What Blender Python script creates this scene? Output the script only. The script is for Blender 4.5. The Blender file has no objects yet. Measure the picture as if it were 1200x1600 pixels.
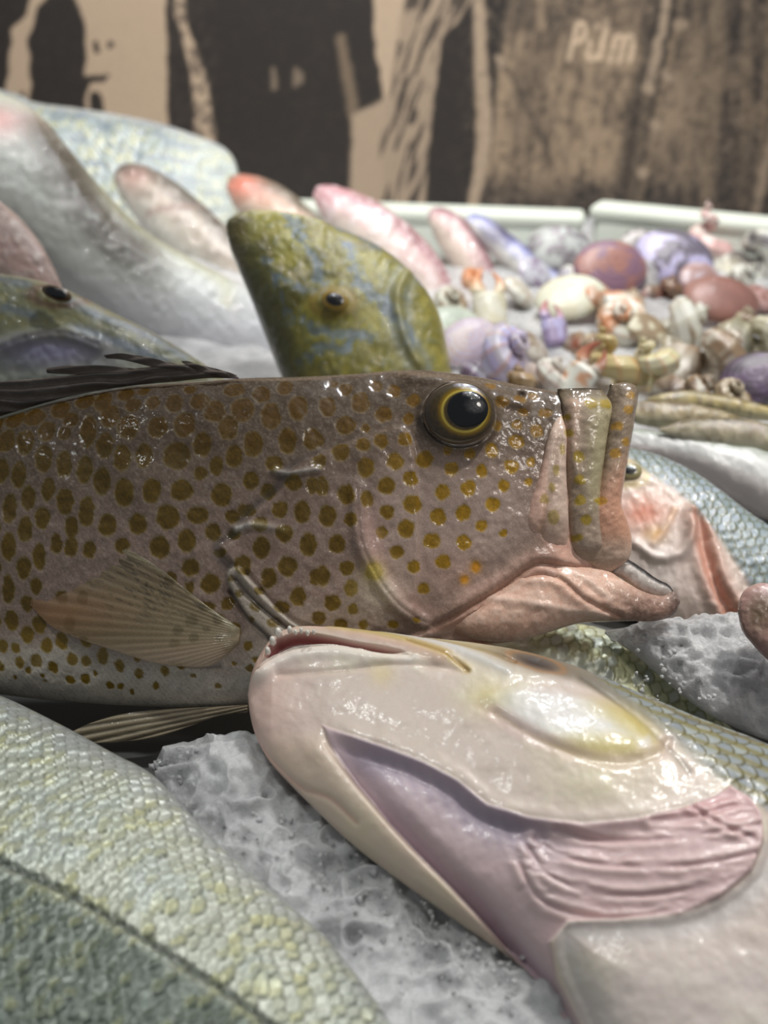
import bpy, math, random
import numpy as np
from mathutils import Vector

# ------------------------------------------------------------------ camera, world, lights, exposure
scene = bpy.context.scene
COL = scene.collection
CW, CH, FPX = 1200.0, 1600.0, 1600.0
PITCH = math.radians(28)
CAM = np.array([0.0, 0.0, 0.30])
RGT = np.array([1.0, 0.0, 0.0])
UPV = np.array([0.0, math.sin(PITCH), math.cos(PITCH)])
FWD = np.array([0.0, math.cos(PITCH), -math.sin(PITCH)])

cd = bpy.data.cameras.new('camera')
cam = bpy.data.objects.new('camera', cd); COL.objects.link(cam)
cam.location = CAM; cam.rotation_euler = (math.pi/2 - PITCH, 0, 0)
cd.sensor_fit = 'VERTICAL'; cd.sensor_height = 36; cd.sensor_width = 27; cd.lens = 36
cd.clip_start = 0.01; cd.clip_end = 20
cd.dof.use_dof = True; cd.dof.focus_distance = 0.438; cd.dof.aperture_fstop = 6.2
scene.camera = cam

world = bpy.data.worlds.new('world'); scene.world = world; world.use_nodes = True
bgn = world.node_tree.nodes['Background']
bgn.inputs[0].default_value = (0.86, 0.93, 1.0, 1); bgn.inputs[1].default_value = 0.13

def lamp(name, loc, target, power, size, color=(1, 1, 1), spot=None, blend=.5):
    if spot:
        l = bpy.data.lights.new(name, 'SPOT'); l.spot_size = math.radians(spot); l.spot_blend = blend
        l.shadow_soft_size = size
    else:
        l = bpy.data.lights.new(name, 'AREA'); l.shape = 'DISK'; l.size = size
    l.energy = power; l.color = color
    o = bpy.data.objects.new(name, l); COL.objects.link(o); o.location = loc
    d = Vector(target) - Vector(loc); o.rotation_euler = d.to_track_quat('-Z', 'Y').to_euler()
    return o
lamp('market_or_fill_lamp', (0.50, 0.62, 1.20), (0.27, 0.42, 0.05), 42, .03, (1.0, .97, .93), spot=38, blend=1)
lamp('market_or_fill_lamp', (0.32, 1.05, 1.25), (0.05, 0.88, 0.05), 25, .04, (.97, 1.0, 1.0), spot=80, blend=.8)
lamp('market_or_fill_lamp', (0.0, 0.45, 1.45), (0.0, 1.34, 0.15), 95, .08, (1.0, .98, .95), spot=60, blend=.8)  # added lamp, aimed at the wall to brighten the mural
lamp('market_or_fill_lamp', (0.55, 0.02, 0.95), (0.20, .44, 0.08), 7, .10, (1.0, .93, .87), spot=40, blend=1)  # added frontal fill from the right
lamp('market_or_fill_lamp', (-0.35, 0.34, 1.20), (-0.12, .17, 0.0), 22, .03, (.97, 1.0, .95), spot=25, blend=1)  # added lamp that serves only to brighten the silver fish
vs = scene.view_settings
vs.view_transform = 'Standard'; vs.look = 'None'; vs.gamma = 1; vs.use_curve_mapping = False
vs.exposure = 0.22

# ------------------------------------------------------------------ numeric helpers
def A(*p): return np.array(p, dtype=float)
def lin(c):
    c = np.asarray(c, dtype=float)
    return np.where(c <= 0.04045, c/12.92, ((np.maximum(c, 0)+0.055)/1.055)**2.4)
def rgb(r, g, b): return np.array([r, g, b])/255.0
def sst(e0, e1, x):
    t = np.clip((x-e0)/(e1-e0), 0, 1); return t*t*(3-2*t)
def _h(xi, yi, s):
    n = (xi.astype(np.int64)*374761393 + yi.astype(np.int64)*668265263 + s*1442695041) & 0xffffffff
    n = ((n ^ (n >> 13))*1274126177) & 0xffffffff
    n = n ^ (n >> 16)
    return (n & 0xffffff)/float(0xffffff)
def vn(x, y, s=0):
    xi = np.floor(x); yi = np.floor(y); fx = x-xi; fy = y-yi
    fx = fx*fx*(3-2*fx); fy = fy*fy*(3-2*fy)
    a = _h(xi, yi, s); b = _h(xi+1, yi, s); c = _h(xi, yi+1, s); d = _h(xi+1, yi+1, s)
    return (a*(1-fx)+b*fx)*(1-fy)+(c*(1-fx)+d*fx)*fy
def fbm(x, y, s=0, o=4):
    r = 0; a = .5; t = 0
    for k in range(o):
        r = r+a*vn(x*2**k+k*17.3, y*2**k-k*9.1, s+k); t += a; a *= .5
    return r/t
def spline(pts, n, closed=False):
    p = np.asarray(pts, dtype=float); m = len(p)
    if closed: q = np.vstack([p[-1], p, p[0], p[1]]); segs = m
    else: q = np.vstack([2*p[0]-p[1], p, 2*p[-1]-p[-2]]); segs = m-1
    out = []
    for i in range(segs):
        t = np.linspace(0, 1, 24, endpoint=False)[:, None]
        a, b, c, d = q[i], q[i+1], q[i+2], q[i+3]
        out.append(.5*((2*b)+(-a+c)*t+(2*a-5*b+4*c-d)*t*t+(-a+3*b-3*c+d)*t**3))
    out.append(q[segs+1][None]); o = np.vstack(out)
    s = np.r_[0, np.cumsum(np.linalg.norm(np.diff(o, axis=0), axis=1))]
    u = np.linspace(0, s[-1], n)
    return np.stack([np.interp(u, s, o[:, k]) for k in range(o.shape[1])], 1)
def dline(x, y, pts, n=None, smooth=True):
    """distance to a curve, signed side (+ on the right-hand side looking along it, y down) and position 0..1"""
    q = spline(pts, n or (len(pts)*5)) if smooth else np.asarray(pts, float)
    best = np.full(x.shape, 1e9); side = np.zeros(x.shape); pos = np.zeros(x.shape); N = len(q)-1
    for i in range(N):
        ax, ay = q[i]; bx, by = q[i+1]; dx, dy = bx-ax, by-ay
        l2 = dx*dx+dy*dy+1e-12
        t = np.clip(((x-ax)*dx+(y-ay)*dy)/l2, 0, 1)
        d = np.hypot(x-ax-t*dx, y-ay-t*dy)
        m = d < best
        best = np.where(m, d, best)
        side = np.where(m, np.sign(dx*(y-ay)-dy*(x-ax)), side)
        pos = np.where(m, (i+t)/N, pos)
    return best, side, pos
def sdpoly(x, y, pts, smooth=True):
    """signed distance, positive inside"""
    q = spline(pts, len(pts)*6, True) if smooth else np.vstack([pts, pts[0]]).astype(float)
    best = np.full(x.shape, 1e9); ins = np.zeros(x.shape, bool)
    for i in range(len(q)-1):
        ax, ay = q[i]; bx, by = q[i+1]; dx, dy = bx-ax, by-ay
        t = np.clip(((x-ax)*dx+(y-ay)*dy)/(dx*dx+dy*dy+1e-12), 0, 1)
        best = np.minimum(best, np.hypot(x-ax-t*dx, y-ay-t*dy))
        c = ((ay > y) != (by > y)) & (x < (bx-ax)*(y-ay)/((by-ay) if abs(by-ay) > 1e-9 else 1e-9)+ax)
        ins ^= c
    return np.where(ins, best, -best)
def g(d, w): return np.exp(-(d/w)**2)
def mix(c, m, col):
    m = np.clip(m, 0, 1)
    return c*(1-m[:, None])+np.asarray(col)*m[:, None]
def fish_scales(a, b, r=.62):
    """a runs towards the tail; scales laid head over tail like roof tiles. returns height, random per scale, edge"""
    h = np.zeros(a.shape); rnd = np.zeros(a.shape); edge = np.ones(a.shape); best = np.full(a.shape, 1e9)
    j0 = np.floor(a*2)
    for dj in range(-3, 3):
        j = j0+dj; cx = j*.5; off = np.mod(j, 2)*.5; i0 = np.round(b-off)
        for di in (-1, 0, 1):
            cy = i0+di+off
            jit = (_h(j+500, i0+di+500, 5)-.5)*.10
            dx = a-cx-jit; dy = b-cy
            d = np.sqrt(dx*dx+dy*dy)/r
            ok = (d < 1) & (j < best)
            best = np.where(ok, j, best)
            h = np.where(ok, .5+.5*dx/r, h); rnd = np.where(ok, _h(j+900, i0+di+900, 9), rnd)
            edge = np.where(ok, d, edge)
    return h, rnd, edge

class Plane:
    def __init__(s, px, py, depth, n):
        s.n = np.asarray(n, float)/np.linalg.norm(n)
        s.P = CAM+ray(A(px), A(py))[0]*depth; s.depth = depth; s.k = depth/FPX
        e = RGT-s.n*np.dot(RGT, s.n); s.e1 = e/np.linalg.norm(e); s.e2 = np.cross(s.e1, s.n)
        if np.dot(s.e2, UPV) > 0: s.e2 = -s.e2
    def hit(s, px, py):
        d = ray(px, py); t = np.dot(s.P-CAM, s.n)/(d@s.n)
        return CAM+d*t[:, None]
def ray(px, py):
    return FWD+np.outer((px-600)/FPX, RGT)+np.outer((800-py)/FPX, UPV)
def ground_pt(px, py, z):
    d = ray(A(px), A(py))[0]; t = min((z-CAM[2])/d[2], 1.20); return CAM+d*t

# ------------------------------------------------------------------ mesh helpers
def mesh_obj(name, V, Fs, Cc, mat, parent=None, smooth=True, uv=None):
    me = bpy.data.meshes.new(name)
    V = np.asarray(V, dtype=np.float64)
    L = np.array(parent.location) if parent is not None else None
    if parent is not None and parent.parent is not None: L = L+np.array(parent.parent.location)
    org = L if L is not None else np.array([V[:, 0].mean(), V[:, 1].mean(), V[:, 2].min()])
    V = V-org
    me.vertices.add(len(V)); me.vertices.foreach_set('co', V.astype(np.float32).ravel())
    if isinstance(Fs, np.ndarray):
        k = Fs.shape[1]; nf = len(Fs)
        me.loops.add(nf*k); me.polygons.add(nf)
        me.loops.foreach_set('vertex_index', Fs.astype(np.int32).ravel())
        me.polygons.foreach_set('loop_start', np.arange(0, nf*k, k, dtype=np.int32))
        me.polygons.foreach_set('loop_total', np.full(nf, k, dtype=np.int32))
        me.update(calc_edges=True)
    else:
        me.from_pydata([], [], Fs) if False else None
    me.polygons.foreach_set('use_smooth', np.full(len(me.polygons), smooth, dtype=bool))
    if Cc is not None:
        at = me.color_attributes.new('Col', 'FLOAT_COLOR', 'POINT')
        c = np.ones((len(V), 4), dtype=np.float32); c[:, :3] = lin(np.clip(Cc, 0, 1))
        at.data.foreach_set('color', c.ravel())
    me.validate()
    me.materials.append(mat)
    o = bpy.data.objects.new(name, me); COL.objects.link(o)
    if parent is not None: o.parent = parent
    else: o.location = org
    return o
class Geo:
    """collects several pieces of skin into one mesh"""
    def __init__(s): s.V = []; s.F = []; s.C = []; s.n = 0
    def add(s, V, F, C):
        s.V.append(V); s.F.append(F+s.n); s.C.append(C); s.n += len(V); return s
    def obj(s, name, mat, parent=None, smooth=True):
        return mesh_obj(name, np.vstack(s.V), np.vstack(s.F), np.vstack(s.C), mat, parent, smooth)
    def base(s):
        V = np.vstack(s.V); return (float(V[:, 0].mean()), float(V[:, 1].mean()), float(V[:, 2].min()))

def loft(pl, top, bot, T, fn, step=3.0, lift=0.0, nb=14, ex=2.0, nt=None, nf=None, back=1.0, ends=(1, 1), sink=None):
    """a solid between two outline curves (pixels on plane pl), T = half thickness in px along it"""
    ta = spline(top, 200); tb = spline(bot, 200)
    L = max(np.linalg.norm(np.diff(ta, axis=0), axis=1).sum(), np.linalg.norm(np.diff(tb, axis=0), axis=1).sum())
    Wd = np.linalg.norm(ta-tb, axis=1).max()
    nt = nt or max(8, int(L/step)); nf = nf or max(8, int(Wd/step))
    u = np.linspace(0, 1, nt)
    e0, e1 = ends
    uu = u
    a = np.stack([np.interp(uu, np.linspace(0, 1, 200), ta[:, k]) for k in (0, 1)], 1)
    b = np.stack([np.interp(uu, np.linspace(0, 1, 200), tb[:, k]) for k in (0, 1)], 1)
    Tt = np.interp(uu, np.linspace(0, 1, len(T)), T)
    w = np.linspace(-1, 1, nf); v = .35*w+.65*np.sin(np.pi*w/2)
    wb = np.linspace(1, -1, nb+2)[1:-1]; vb = np.sin(np.pi*wb/2)
    v_all = np.r_[v, vb]; front = np.r_[np.ones(nf, bool), np.zeros(nb, bool)]
    n_r = nf+nb
    mid = (a+b)/2; half = (b-a)/2
    P = mid[:, None, :]+half[:, None, :]*v_all[None, :, None]
    prof = np.maximum(0, 1-np.abs(v_all)**ex)**(1/2.0)
    h = Tt[:, None]*prof[None, :]*np.where(front, 1, -back)[None, :]
    px = P[..., 0].ravel(); py = P[..., 1].ravel()
    base = pl.hit(px, py); rel = base-pl.P
    D = dict(px=px, py=py, mx=rel@pl.e1, my=rel@pl.e2, v=np.tile(v_all, nt), t=np.repeat(uu, n_r))
    dh, C = fn(D)
    fade = np.clip((1-np.abs(v_all))/.05, 0, 1)
    fr = np.tile(front*fade, nt)
    hh = h.ravel()+dh*fr+lift
    V = base+pl.n[None, :]*(hh*pl.k)[:, None]
    if sink is not None: V = V+sink(D)[:, None]*pl.n[None, :]*pl.k
    i = np.arange(nt-1)[:, None]*n_r; j = np.arange(n_r)[None, :]; jn = (j+1) % n_r
    F = np.stack([i+j, i+jn, i+n_r+jn, i+n_r+j], -1).reshape(-1, 4)
    # orientation from a front face
    m = (nt//2)*n_r+nf//2
    q = [V[m], V[m+1], V[m+n_r+1]]
    if np.dot(np.cross(q[1]-q[0], q[2]-q[0]), pl.n) < 0: F = F[:, ::-1]
    # cap the two ends
    caps = []
    for r0, fl in ((0, 1), ((nt-1)*n_r, 0)):
        k0 = n_r
        for q_ in range(1, (n_r-2)//2):
            caps.append([r0+q_, r0+q_+1, r0+n_r-q_-1, r0+n_r-q_])
    return V, np.vstack([F, np.array(caps)]), C

def dome(pl, cx, cy, rx, ry, hgt, fn, lift=0, ang=0, nr=26, na=56, below=.4, ex=.5):
    """rounded lens or ball lying on a plane"""
    rho = np.sin(np.linspace(0, np.pi/2, nr)); ph = np.linspace(0, 2*np.pi, na, endpoint=False)
    r1 = np.concatenate([rho[1:], rho[1:-1][::-1], [0.001]]); s1 = np.concatenate([np.ones(nr-1), -below*np.ones(nr-2), [-below]])
    r1 = np.r_[.001, r1]; s1 = np.r_[1, s1]; M = len(r1)
    R_, P_ = np.meshgrid(r1, ph, indexing='ij'); S_ = np.repeat(s1[:, None], na, 1)
    ca, sa = math.cos(ang), math.sin(ang)
    x = R_*np.cos(P_)*rx; y = R_*np.sin(P_)*ry
    px = (cx+x*ca-y*sa).ravel(); py = (cy+x*sa+y*ca).ravel()
    h = (np.maximum(0, 1-R_**2)**ex*hgt*S_).ravel()+lift
    base = pl.hit(px, py)
    D = dict(px=px, py=py, r=R_.ravel(), ph=P_.ravel(), x=x.ravel(), y=y.ravel())
    dh, C = fn(D)
    V = base+pl.n*((h+dh)*pl.k)[:, None]
    i = np.arange(M-1)[:, None]*na; j = np.arange(na)[None, :]; jn = (j+1) % na
    F = np.stack([i+j, i+jn, i+na+jn, i+na+j], -1).reshape(-1, 4)
    q = [V[F[na*3, 0]], V[F[na*3, 1]], V[F[na*3, 2]]]
    if np.dot(np.cross(q[1]-q[0], q[2]-q[0]), pl.n) < 0: F = F[:, ::-1]
    return V, F, C
def flat(c):
    c = np.asarray(c)
    return lambda D: (np.zeros(len(D['px'])), np.tile(c, (len(D['px']), 1)))

def empty(name, loc, label, cat, group=None):
    o = bpy.data.objects.new(name, None); COL.objects.link(o); o.location = loc
    o.empty_display_size = .02
    return tag(o, label, cat, group)
def tag(o, label=None, cat=None, group=None, kind=None):
    if label: o['label'] = label
    if cat: o['category'] = cat
    if group: o['group'] = group
    if kind: o['kind'] = kind
    return o

# ------------------------------------------------------------------ materials
def nodes_of(name):
    m = bpy.data.materials.new(name); m.use_nodes = True
    nt = m.node_tree; return m, nt, nt.nodes['Principled BSDF']
def wet(name, rough=.42, coat=.6, coat_rough=.08, b1=(900, .35), b2=(260, .3), b3=(2600, .25), spec=.5, tint=.12, alpha=1, sss=0, metal=0, dist=.0012, bb=.3):
    m, nt, p = nodes_of(name); N = nt.nodes; Lk = nt.links
    at = N.new('ShaderNodeAttribute'); at.attribute_name = 'Col'
    tc = N.new('ShaderNodeTexCoord')
    def noise(sc, det=3, ro=.6):
        n = N.new('ShaderNodeTexNoise'); n.inputs['Scale'].default_value = sc; n.inputs['Detail'].default_value = det
        n.inputs['Roughness'].default_value = ro; Lk.new(tc.outputs['Object'], n.inputs['Vector']); return n
    mx = N.new('ShaderNodeMix'); mx.data_type = 'RGBA'; mx.blend_type = 'OVERLAY'; mx.inputs[0].default_value = tint*3
    nz = noise(1500, 4, .7); Lk.new(at.outputs['Color'], mx.inputs[6]); Lk.new(nz.outputs['Fac'], mx.inputs[7])
    Lk.new(mx.outputs[2], p.inputs['Base Color'])
    last = None
    for (sc, st) in (b2, b1, b3):
        if st <= 0: continue
        bp = N.new('ShaderNodeBump'); bp.inputs['Strength'].default_value = st; bp.inputs['Distance'].default_value = dist*260/sc*1.5
        Lk.new(noise(sc, 2, .5).outputs['Fac'], bp.inputs['Height'])
        if last: Lk.new(last.outputs[0], bp.inputs['Normal'])
        last = bp
    Lk.new(last.outputs[0], p.inputs['Coat Normal']); 
    b0 = N.new('ShaderNodeBump'); b0.inputs['Strength'].default_value = bb; b0.inputs['Distance'].default_value = .0004
    Lk.new(nz.outputs['Fac'], b0.inputs['Height']); Lk.new(b0.outputs[0], p.inputs['Normal'])
    p.inputs['Roughness'].default_value = rough; p.inputs['Specular IOR Level'].default_value = spec
    p.inputs['Coat Weight'].default_value = coat; p.inputs['Coat Roughness'].default_value = coat_rough
    p.inputs['Metallic'].default_value = metal
    p.inputs['Alpha'].default_value = alpha
    if sss:
        p.inputs['Subsurface Weight'].default_value = sss; p.inputs['Subsurface Scale'].default_value = .004
        p.inputs['Subsurface Radius'].default_value = (1, .5, .35)
    return m
M_grouper = wet('wet_spotted_skin', rough=.5, coat=.62, coat_rough=.03, b1=(620, .2), b2=(200, .06), b3=(2400, .10), spec=.25, bb=.06, tint=.2)
M_pale = wet('smooth_pale_skin', rough=.42, coat=.22, coat_rough=.14, b1=(700, .12), b2=(160, .05), b3=(1800, .08), tint=.05, sss=.15, bb=.15)
M_silver = wet('silver_scale_skin', rough=.33, coat=.5, coat_rough=.15, b1=(700, .35), b2=(200, .2), b3=(2200, .2), tint=.1, metal=.25)
M_bgfish = wet('wet_fish_skin', rough=.4, coat=.9, coat_rough=.035, b1=(300, .6), b2=(90, .25), b3=(600, .3), tint=.06, dist=.002)
M_shell = wet('wet_shell', rough=.45, coat=.6, coat_rough=.1, b1=(260, .4), b2=(90, .3), b3=(600, .3), tint=.12, dist=.002)
M_finp = wet('thin_fin_membrane', rough=.5, coat=.4, coat_rough=.12, b1=(900, .15), b2=(300, .05), b3=(2000, .1), alpha=.62)
M_fin = wet('fin_membrane', rough=.5, coat=.5, coat_rough=.15, b1=(900, .2), b2=(300, .1), b3=(2000, .1), alpha=.86)
M_eye = wet('eye_surface', rough=.12, coat=1, coat_rough=.02, b1=(300, .03), b2=(100, .02), b3=(1000, .02), tint=.08)
M_pupil = wet('pupil_black', rough=.05, coat=1, coat_rough=.01, b1=(300, .02), b2=(100, .02), b3=(1000, .01), tint=.01)
M_plain = wet('matte_surface', rough=.7, coat=.1, coat_rough=.3, b1=(300, .1), b2=(60, .1), b3=(900, .05), tint=.08)
M_wall = wet('mural_board', rough=.62, coat=.12, coat_rough=.3, b1=(300, .2), b2=(40, .2), b3=(900, .1), tint=.22)

def ice_material():
    m, nt, p = nodes_of('crushed_ice'); N = nt.nodes; Lk = nt.links
    tc = N.new('ShaderNodeTexCoord')
    def nz(sc, d=3, r=.6):
        n = N.new('ShaderNodeTexNoise'); n.inputs['Scale'].default_value = sc; n.inputs['Detail'].default_value = d; n.inputs['Roughness'].default_value = r
        Lk.new(tc.outputs['Object'], n.inputs['Vector']); return n
    v = N.new('ShaderNodeTexVoronoi'); v.inputs['Scale'].default_value = 420; v.feature = 'F1'; Lk.new(tc.outputs['Object'], v.inputs['Vector'])
    b1 = N.new('ShaderNodeBump'); b1.inputs['Strength'].default_value = .45; b1.inputs['Distance'].default_value = .0012
    Lk.new(v.outputs['Distance'], b1.inputs['Height'])
    b2 = N.new('ShaderNodeBump'); b2.inputs['Strength'].default_value = 1.0; b2.inputs['Distance'].default_value = .0008
    Lk.new(nz(900, 4, .7).outputs['Fac'], b2.inputs['Height']); Lk.new(b1.outputs[0], b2.inputs['Normal'])
    Lk.new(b2.outputs[0], p.inputs['Normal']); Lk.new(b2.outputs[0], p.inputs['Coat Normal'])
    cr = N.new('ShaderNodeValToRGB'); cr.color_ramp.elements[0].position = .36; cr.color_ramp.elements[1].position = .62
    cr.color_ramp.elements[0].color = (.62, .62, .63, 1); cr.color_ramp.elements[1].color = (.96, .96, .97, 1)
    Lk.new(nz(38, 3, .55).outputs['Fac'], cr.inputs[0]); Lk.new(cr.outputs[0], p.inputs['Base Color'])
    p.inputs['Roughness'].default_value = .22; p.inputs['IOR'].default_value = 1.31
    p.inputs['Transmission Weight'].default_value = .28; p.inputs['Coat Weight'].default_value = 1.0
    p.inputs['Coat Roughness'].default_value = .03
    p.inputs['Subsurface Weight'].default_value = .7; p.inputs['Subsurface Scale'].default_value = .010; p.inputs['Subsurface Radius'].default_value = (1, 1, 1)
    return m
M_ice = ice_material()

# ------------------------------------------------------------------ setting: mural wall and tray floor
WALL_Y = 1.34
def project(P):
    r = P-CAM; z = r@FWD
    return 600+FPX*(r@RGT)/z, 800-FPX*(r@UPV)/z
def build_wall():
    xs = np.r_[np.linspace(-1.6, -.56, 12)[:-1], np.linspace(-.56, .56, 540), np.linspace(.56, 1.6, 12)[1:]]
    zs = np.r_[np.linspace(-.08, 0.0, 4)[:-1], np.linspace(0.0, .36, 170), np.linspace(.36, 1.1, 10)[1:]]
    X, Z = np.meshgrid(xs, zs); x = X.ravel(); z = Z.ravel()
    P = np.stack([x, np.full(x.shape, WALL_Y), z], 1)
    px, py = project(P)
    wx = px+8*(fbm(px/22, py/22, 3)-.5); wy = py+8*(fbm(px/22, py/22, 4)-.5)
    tan = rgb(184, 162, 138); dark = rgb(42, 36, 32); mid = rgb(116, 100, 82)
    c = np.tile(tan, (len(x), 1))
    def P_(pts, col, soft=3, s=False): 
        nonlocal c
        c = mix(c, sst(-soft, soft, sdpoly(wx, wy, pts, s)), col)
    def Ln(pts, w, col, soft=2.5, amt=1):
        nonlocal c
        d, _, _ = dline(wx, wy, pts); c = mix(c, amt*(1-sst(w-soft, w+soft, d)), col)
    P_([(-600, -200), (12, -200), (18, 60), (8, 140), (-600, 200)], dark)
    P_([(40, 330), (50, 180), (44, 60), (60, 10), (90, -20), (118, 0), (134, 40), (134, 120), (170, 118), (165, 128), (140, 130), (133, 150), (134, 330)], dark)
    P_([(-10, -60), (60, -60), (40, 20), (20, 45), (-10, 50)], dark)
    P_([(141, 150), (152, 145), (161, 155), (162, 200), (142, 200)], dark, 2, True)
    P_([(145, 64), (152, 63), (154, 80), (147, 82)], dark, 1.5); P_([(168, 67), (176, 68), (176, 76), (168, 76)], dark, 1.5)
    P_([(-10, 140), (8, 146), (14, 330), (-10, 330)], dark); P_([(24, 150), (36, 142), (48, 160), (48, 200), (28, 200)], dark, 2)
    P_([(258, -80), (270, -80), (270, 10), (300, 130), (310, 330), (268, 330), (262, 120)], dark)
    P_([(276, -100), (578, -100), (584, 60), (597, 140), (592, 250), (560, 295), (530, 335), (345, 335), (338, 220), (322, 120), (292, 40)], dark)
    # scratched tan strip inside the big dark shape
    Ln([(533, 60), (548, 150), (562, 230), (558, 300)], 9, mid*1.15, 5, .8)
    P_([(550, 180), (580, 165), (610, 150), (620, 330), (545, 330)], tan*.92, 5)
    for a_ in ((428, 108, 428, 136), (462, 110, 462, 134), (470, 118, 470, 130)):
        Ln([(a_[0], a_[1]), ((a_[0]+a_[2])/2, (a_[1]+a_[3])/2+1), (a_[2], a_[3])], 4, tan*.85, 4, .75)
    c = mix(c, sst(.45, .6, fbm(px/7, py/9, 90, 3))*.55*sst(0, 10, sdpoly(px, py, [(255, -60), (340, -60), (345, 330), (262, 330)], False)), dark*1.5)
    # trunk with bark between
    P_([(640, -60), (745, -60), (735, 5), (706, 50), (690, 62), (680, 150), (668, 250), (662, 340), (600, 340), (598, 230), (612, 120)], tan*.88, 4)
    s = sst(0, 8, sdpoly(px, py, [(630, -60), (745, -60), (735, 5), (700, 50), (680, 150), (660, 340), (585, 340), (590, 230), (612, 120)], False))
    st = fbm((px+py*.32)/7, py/45, 31, 3); c = mix(c, s*sst(.52, .64, st)*.85, dark*1.35)
    P_([(690, 60), (712, 40), (742, -10), (742, 130), (745, 240), (732, 330), (664, 330), (668, 240), (682, 130)], dark, 3)
    # right side: brown weathered field
    right = sst(-4, 4, sdpoly(wx, wy, [(738, -100), (1900, -100), (1900, 400), (734, 400), (746, 230), (742, 100)], False))
    f = fbm(px/34, py/60, 12, 5); f2 = fbm((px+py*.1)/9, py/60, 44, 4)
    bright = np.clip(sst(.36, .62, f*.6+f2*.4)*1.1, 0, 1)
    cen = g((px-880)/140, 1)*g((py-200)/150, 1)
    dk = np.clip(.15+sst(1010, 1200, px)*.45+sst(110, 0, py)*.25*sst(770, 850, px)+sst(250, 318, py)*.75-cen*.35, 0, 1)
    rc = mix(np.tile(mid*1.32, (len(x), 1)), np.clip(dk+(1-bright)*.45, 0, 1), dark*1.25)
    c = c*(1-right[:, None])+rc*right[:, None]
    P_([(758, -60), (800, -60), (786, 60), (776, 130), (765, 250), (762, 150)], dark, 5)
    Ln([(747, -60), (750, 60), (758, 200), (750, 260), (738, 330)], 9, tan*.93, 4)
    Ln([(776, 92), (800, 120), (830, 180), (860, 250)], 4, dark*1.3, 4, .6)
    Ln([(776, 90), (786, 100)], 6, tan, 3, .8); 
    Ln([(842, -40), (845, 40)], 8, mid*1.25, 4, .8); Ln([(965, -40), (967, 30)], 6, mid*1.2, 4, .7)
    Ln([(1046, -40), (1040, 40), (1022, 110), (1012, 140), (1000, 210), (985, 320)], 26, dark, 14, .75)
    Ln([(1046, -40), (1036, 40), (1020, 110), (1012, 140)], 7, tan*.85, 3)
    Ln([(1012, 140), (1000, 220), (984, 320)], 7, mid*.95, 4, .6)
    Ln([(1064, 35), (1050, 70), (1040, 120), (1028, 180), (1016, 240), (1000, 310)], 6, mid*1.1, 3, .9)
    for q in ((1012, 138), (1062, 36), (1040, 118), (1022, 194), (1002, 268)): Ln([q, (q[0]+4, q[1]+3)], 8, tan*.9, 3, .9)
    for (a0, b0, w, k) in ((1085, 1100, 8, .7), (1120, 1105, 12, .8), (1165, 1160, 9, .6), (1205, 1180, 6, .9), (1060, 1075, 8, .5)):
        Ln([(a0, -40), ((a0+b0)/2+6, 120), (b0, 320)], w, mid, 6, k)
    Ln([(1215, 180), (1196, 260), (1180, 330)], 7, tan*.8, 3, .9)
    # painted writing: slanting brush letters on the board
    K = tan*1.18
    for pts, w in (([(889, 92), (897, 60), (902, 34)], 3.6), ([(902, 34), (914, 40), (913, 56), (903, 66)], 3.6),
                   ([(923, 62), (918, 86), (925, 94), (933, 84)], 3.4), ([(932, 41), (934, 44)], 3.6),
                   ([(949, 34), (943, 60), (937, 92)], 3.6), 
                   ([(962, 58), (958, 76), (953, 96)], 3.6), ([(976, 60), (972, 80), (968, 98)], 3.4), ([(962, 60), (969, 55), (976, 62)], 3), ([(976, 62), (984, 55), (990, 62), (984, 96)], 3.4),
                   ([(1, 1), (2, 2)], .1)):
        d, _, _ = dline(px, py, pts); c = mix(c, (1-sst(w-1.5, w+1.8, d))*.95, K)
    gr = fbm(px/9, py/9, 8, 4); c = mix(c, sst(.52, .75, gr)*(.07+.2*sst(700, 760, px)), tan*.75); c = mix(c, sst(.48, .25, gr)*.35*sst(700, 760, px), dark)
    c = mix(c, sst(.60, .70, fbm(px/4.5, py/6, 88, 2))*.28*sst(700, 760, px), tan*.95)
    ny, nx = X.shape
    i = np.arange(ny-1)[:, None]*nx; j = np.arange(nx-1)[None, :]
    F = np.stack([i+j, i+j+1, i+nx+j+1, i+nx+j], -1).reshape(-1, 4)
    # rear face gives the board its thickness
    o = mesh_obj('wall_back', P, F, c, M_wall); tag(o, kind='structure')
    mod = o.modifiers.new('solid', 'SOLIDIFY'); mod.thickness = .02; mod.offset = -1
    return o
build_wall()
def box(name, lo, hi, col, mat, bev=.004, parent=None, fn=None):
    import bmesh
    bm = bmesh.new(); bmesh.ops.create_cube(bm, size=1)
    lo = np.array(lo); hi = np.array(hi)
    for v in bm.verts: v.co = Vector(((lo+hi)/2+np.array(v.co)*(hi-lo)))
    if bev: bmesh.ops.bevel(bm, geom=bm.edges[:], offset=bev, segments=4, affect='EDGES', profile=.5)
    V = np.array([v.co[:] for v in bm.verts]); me = bpy.data.meshes.new(name)
    L = np.array(parent.location) if parent else np.array([(lo[0]+hi[0])/2, (lo[1]+hi[1])/2, lo[2]])
    for v in bm.verts: v.co -= Vector(L)
    bm.to_mesh(me); bm.free()
    at = me.color_attributes.new('Col', 'FLOAT_COLOR', 'POINT')
    c = np.ones((len(V), 4), dtype=np.float32); c[:, :3] = lin(np.asarray(col)); at.data.foreach_set('color', c.ravel())
    me.polygons.foreach_set('use_smooth', np.ones(len(me.polygons), bool))
    me.materials.append(mat); o = bpy.data.objects.new(name, me); COL.objects.link(o)
    if parent: o.parent = parent
    else: o.location = L
    return o
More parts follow.
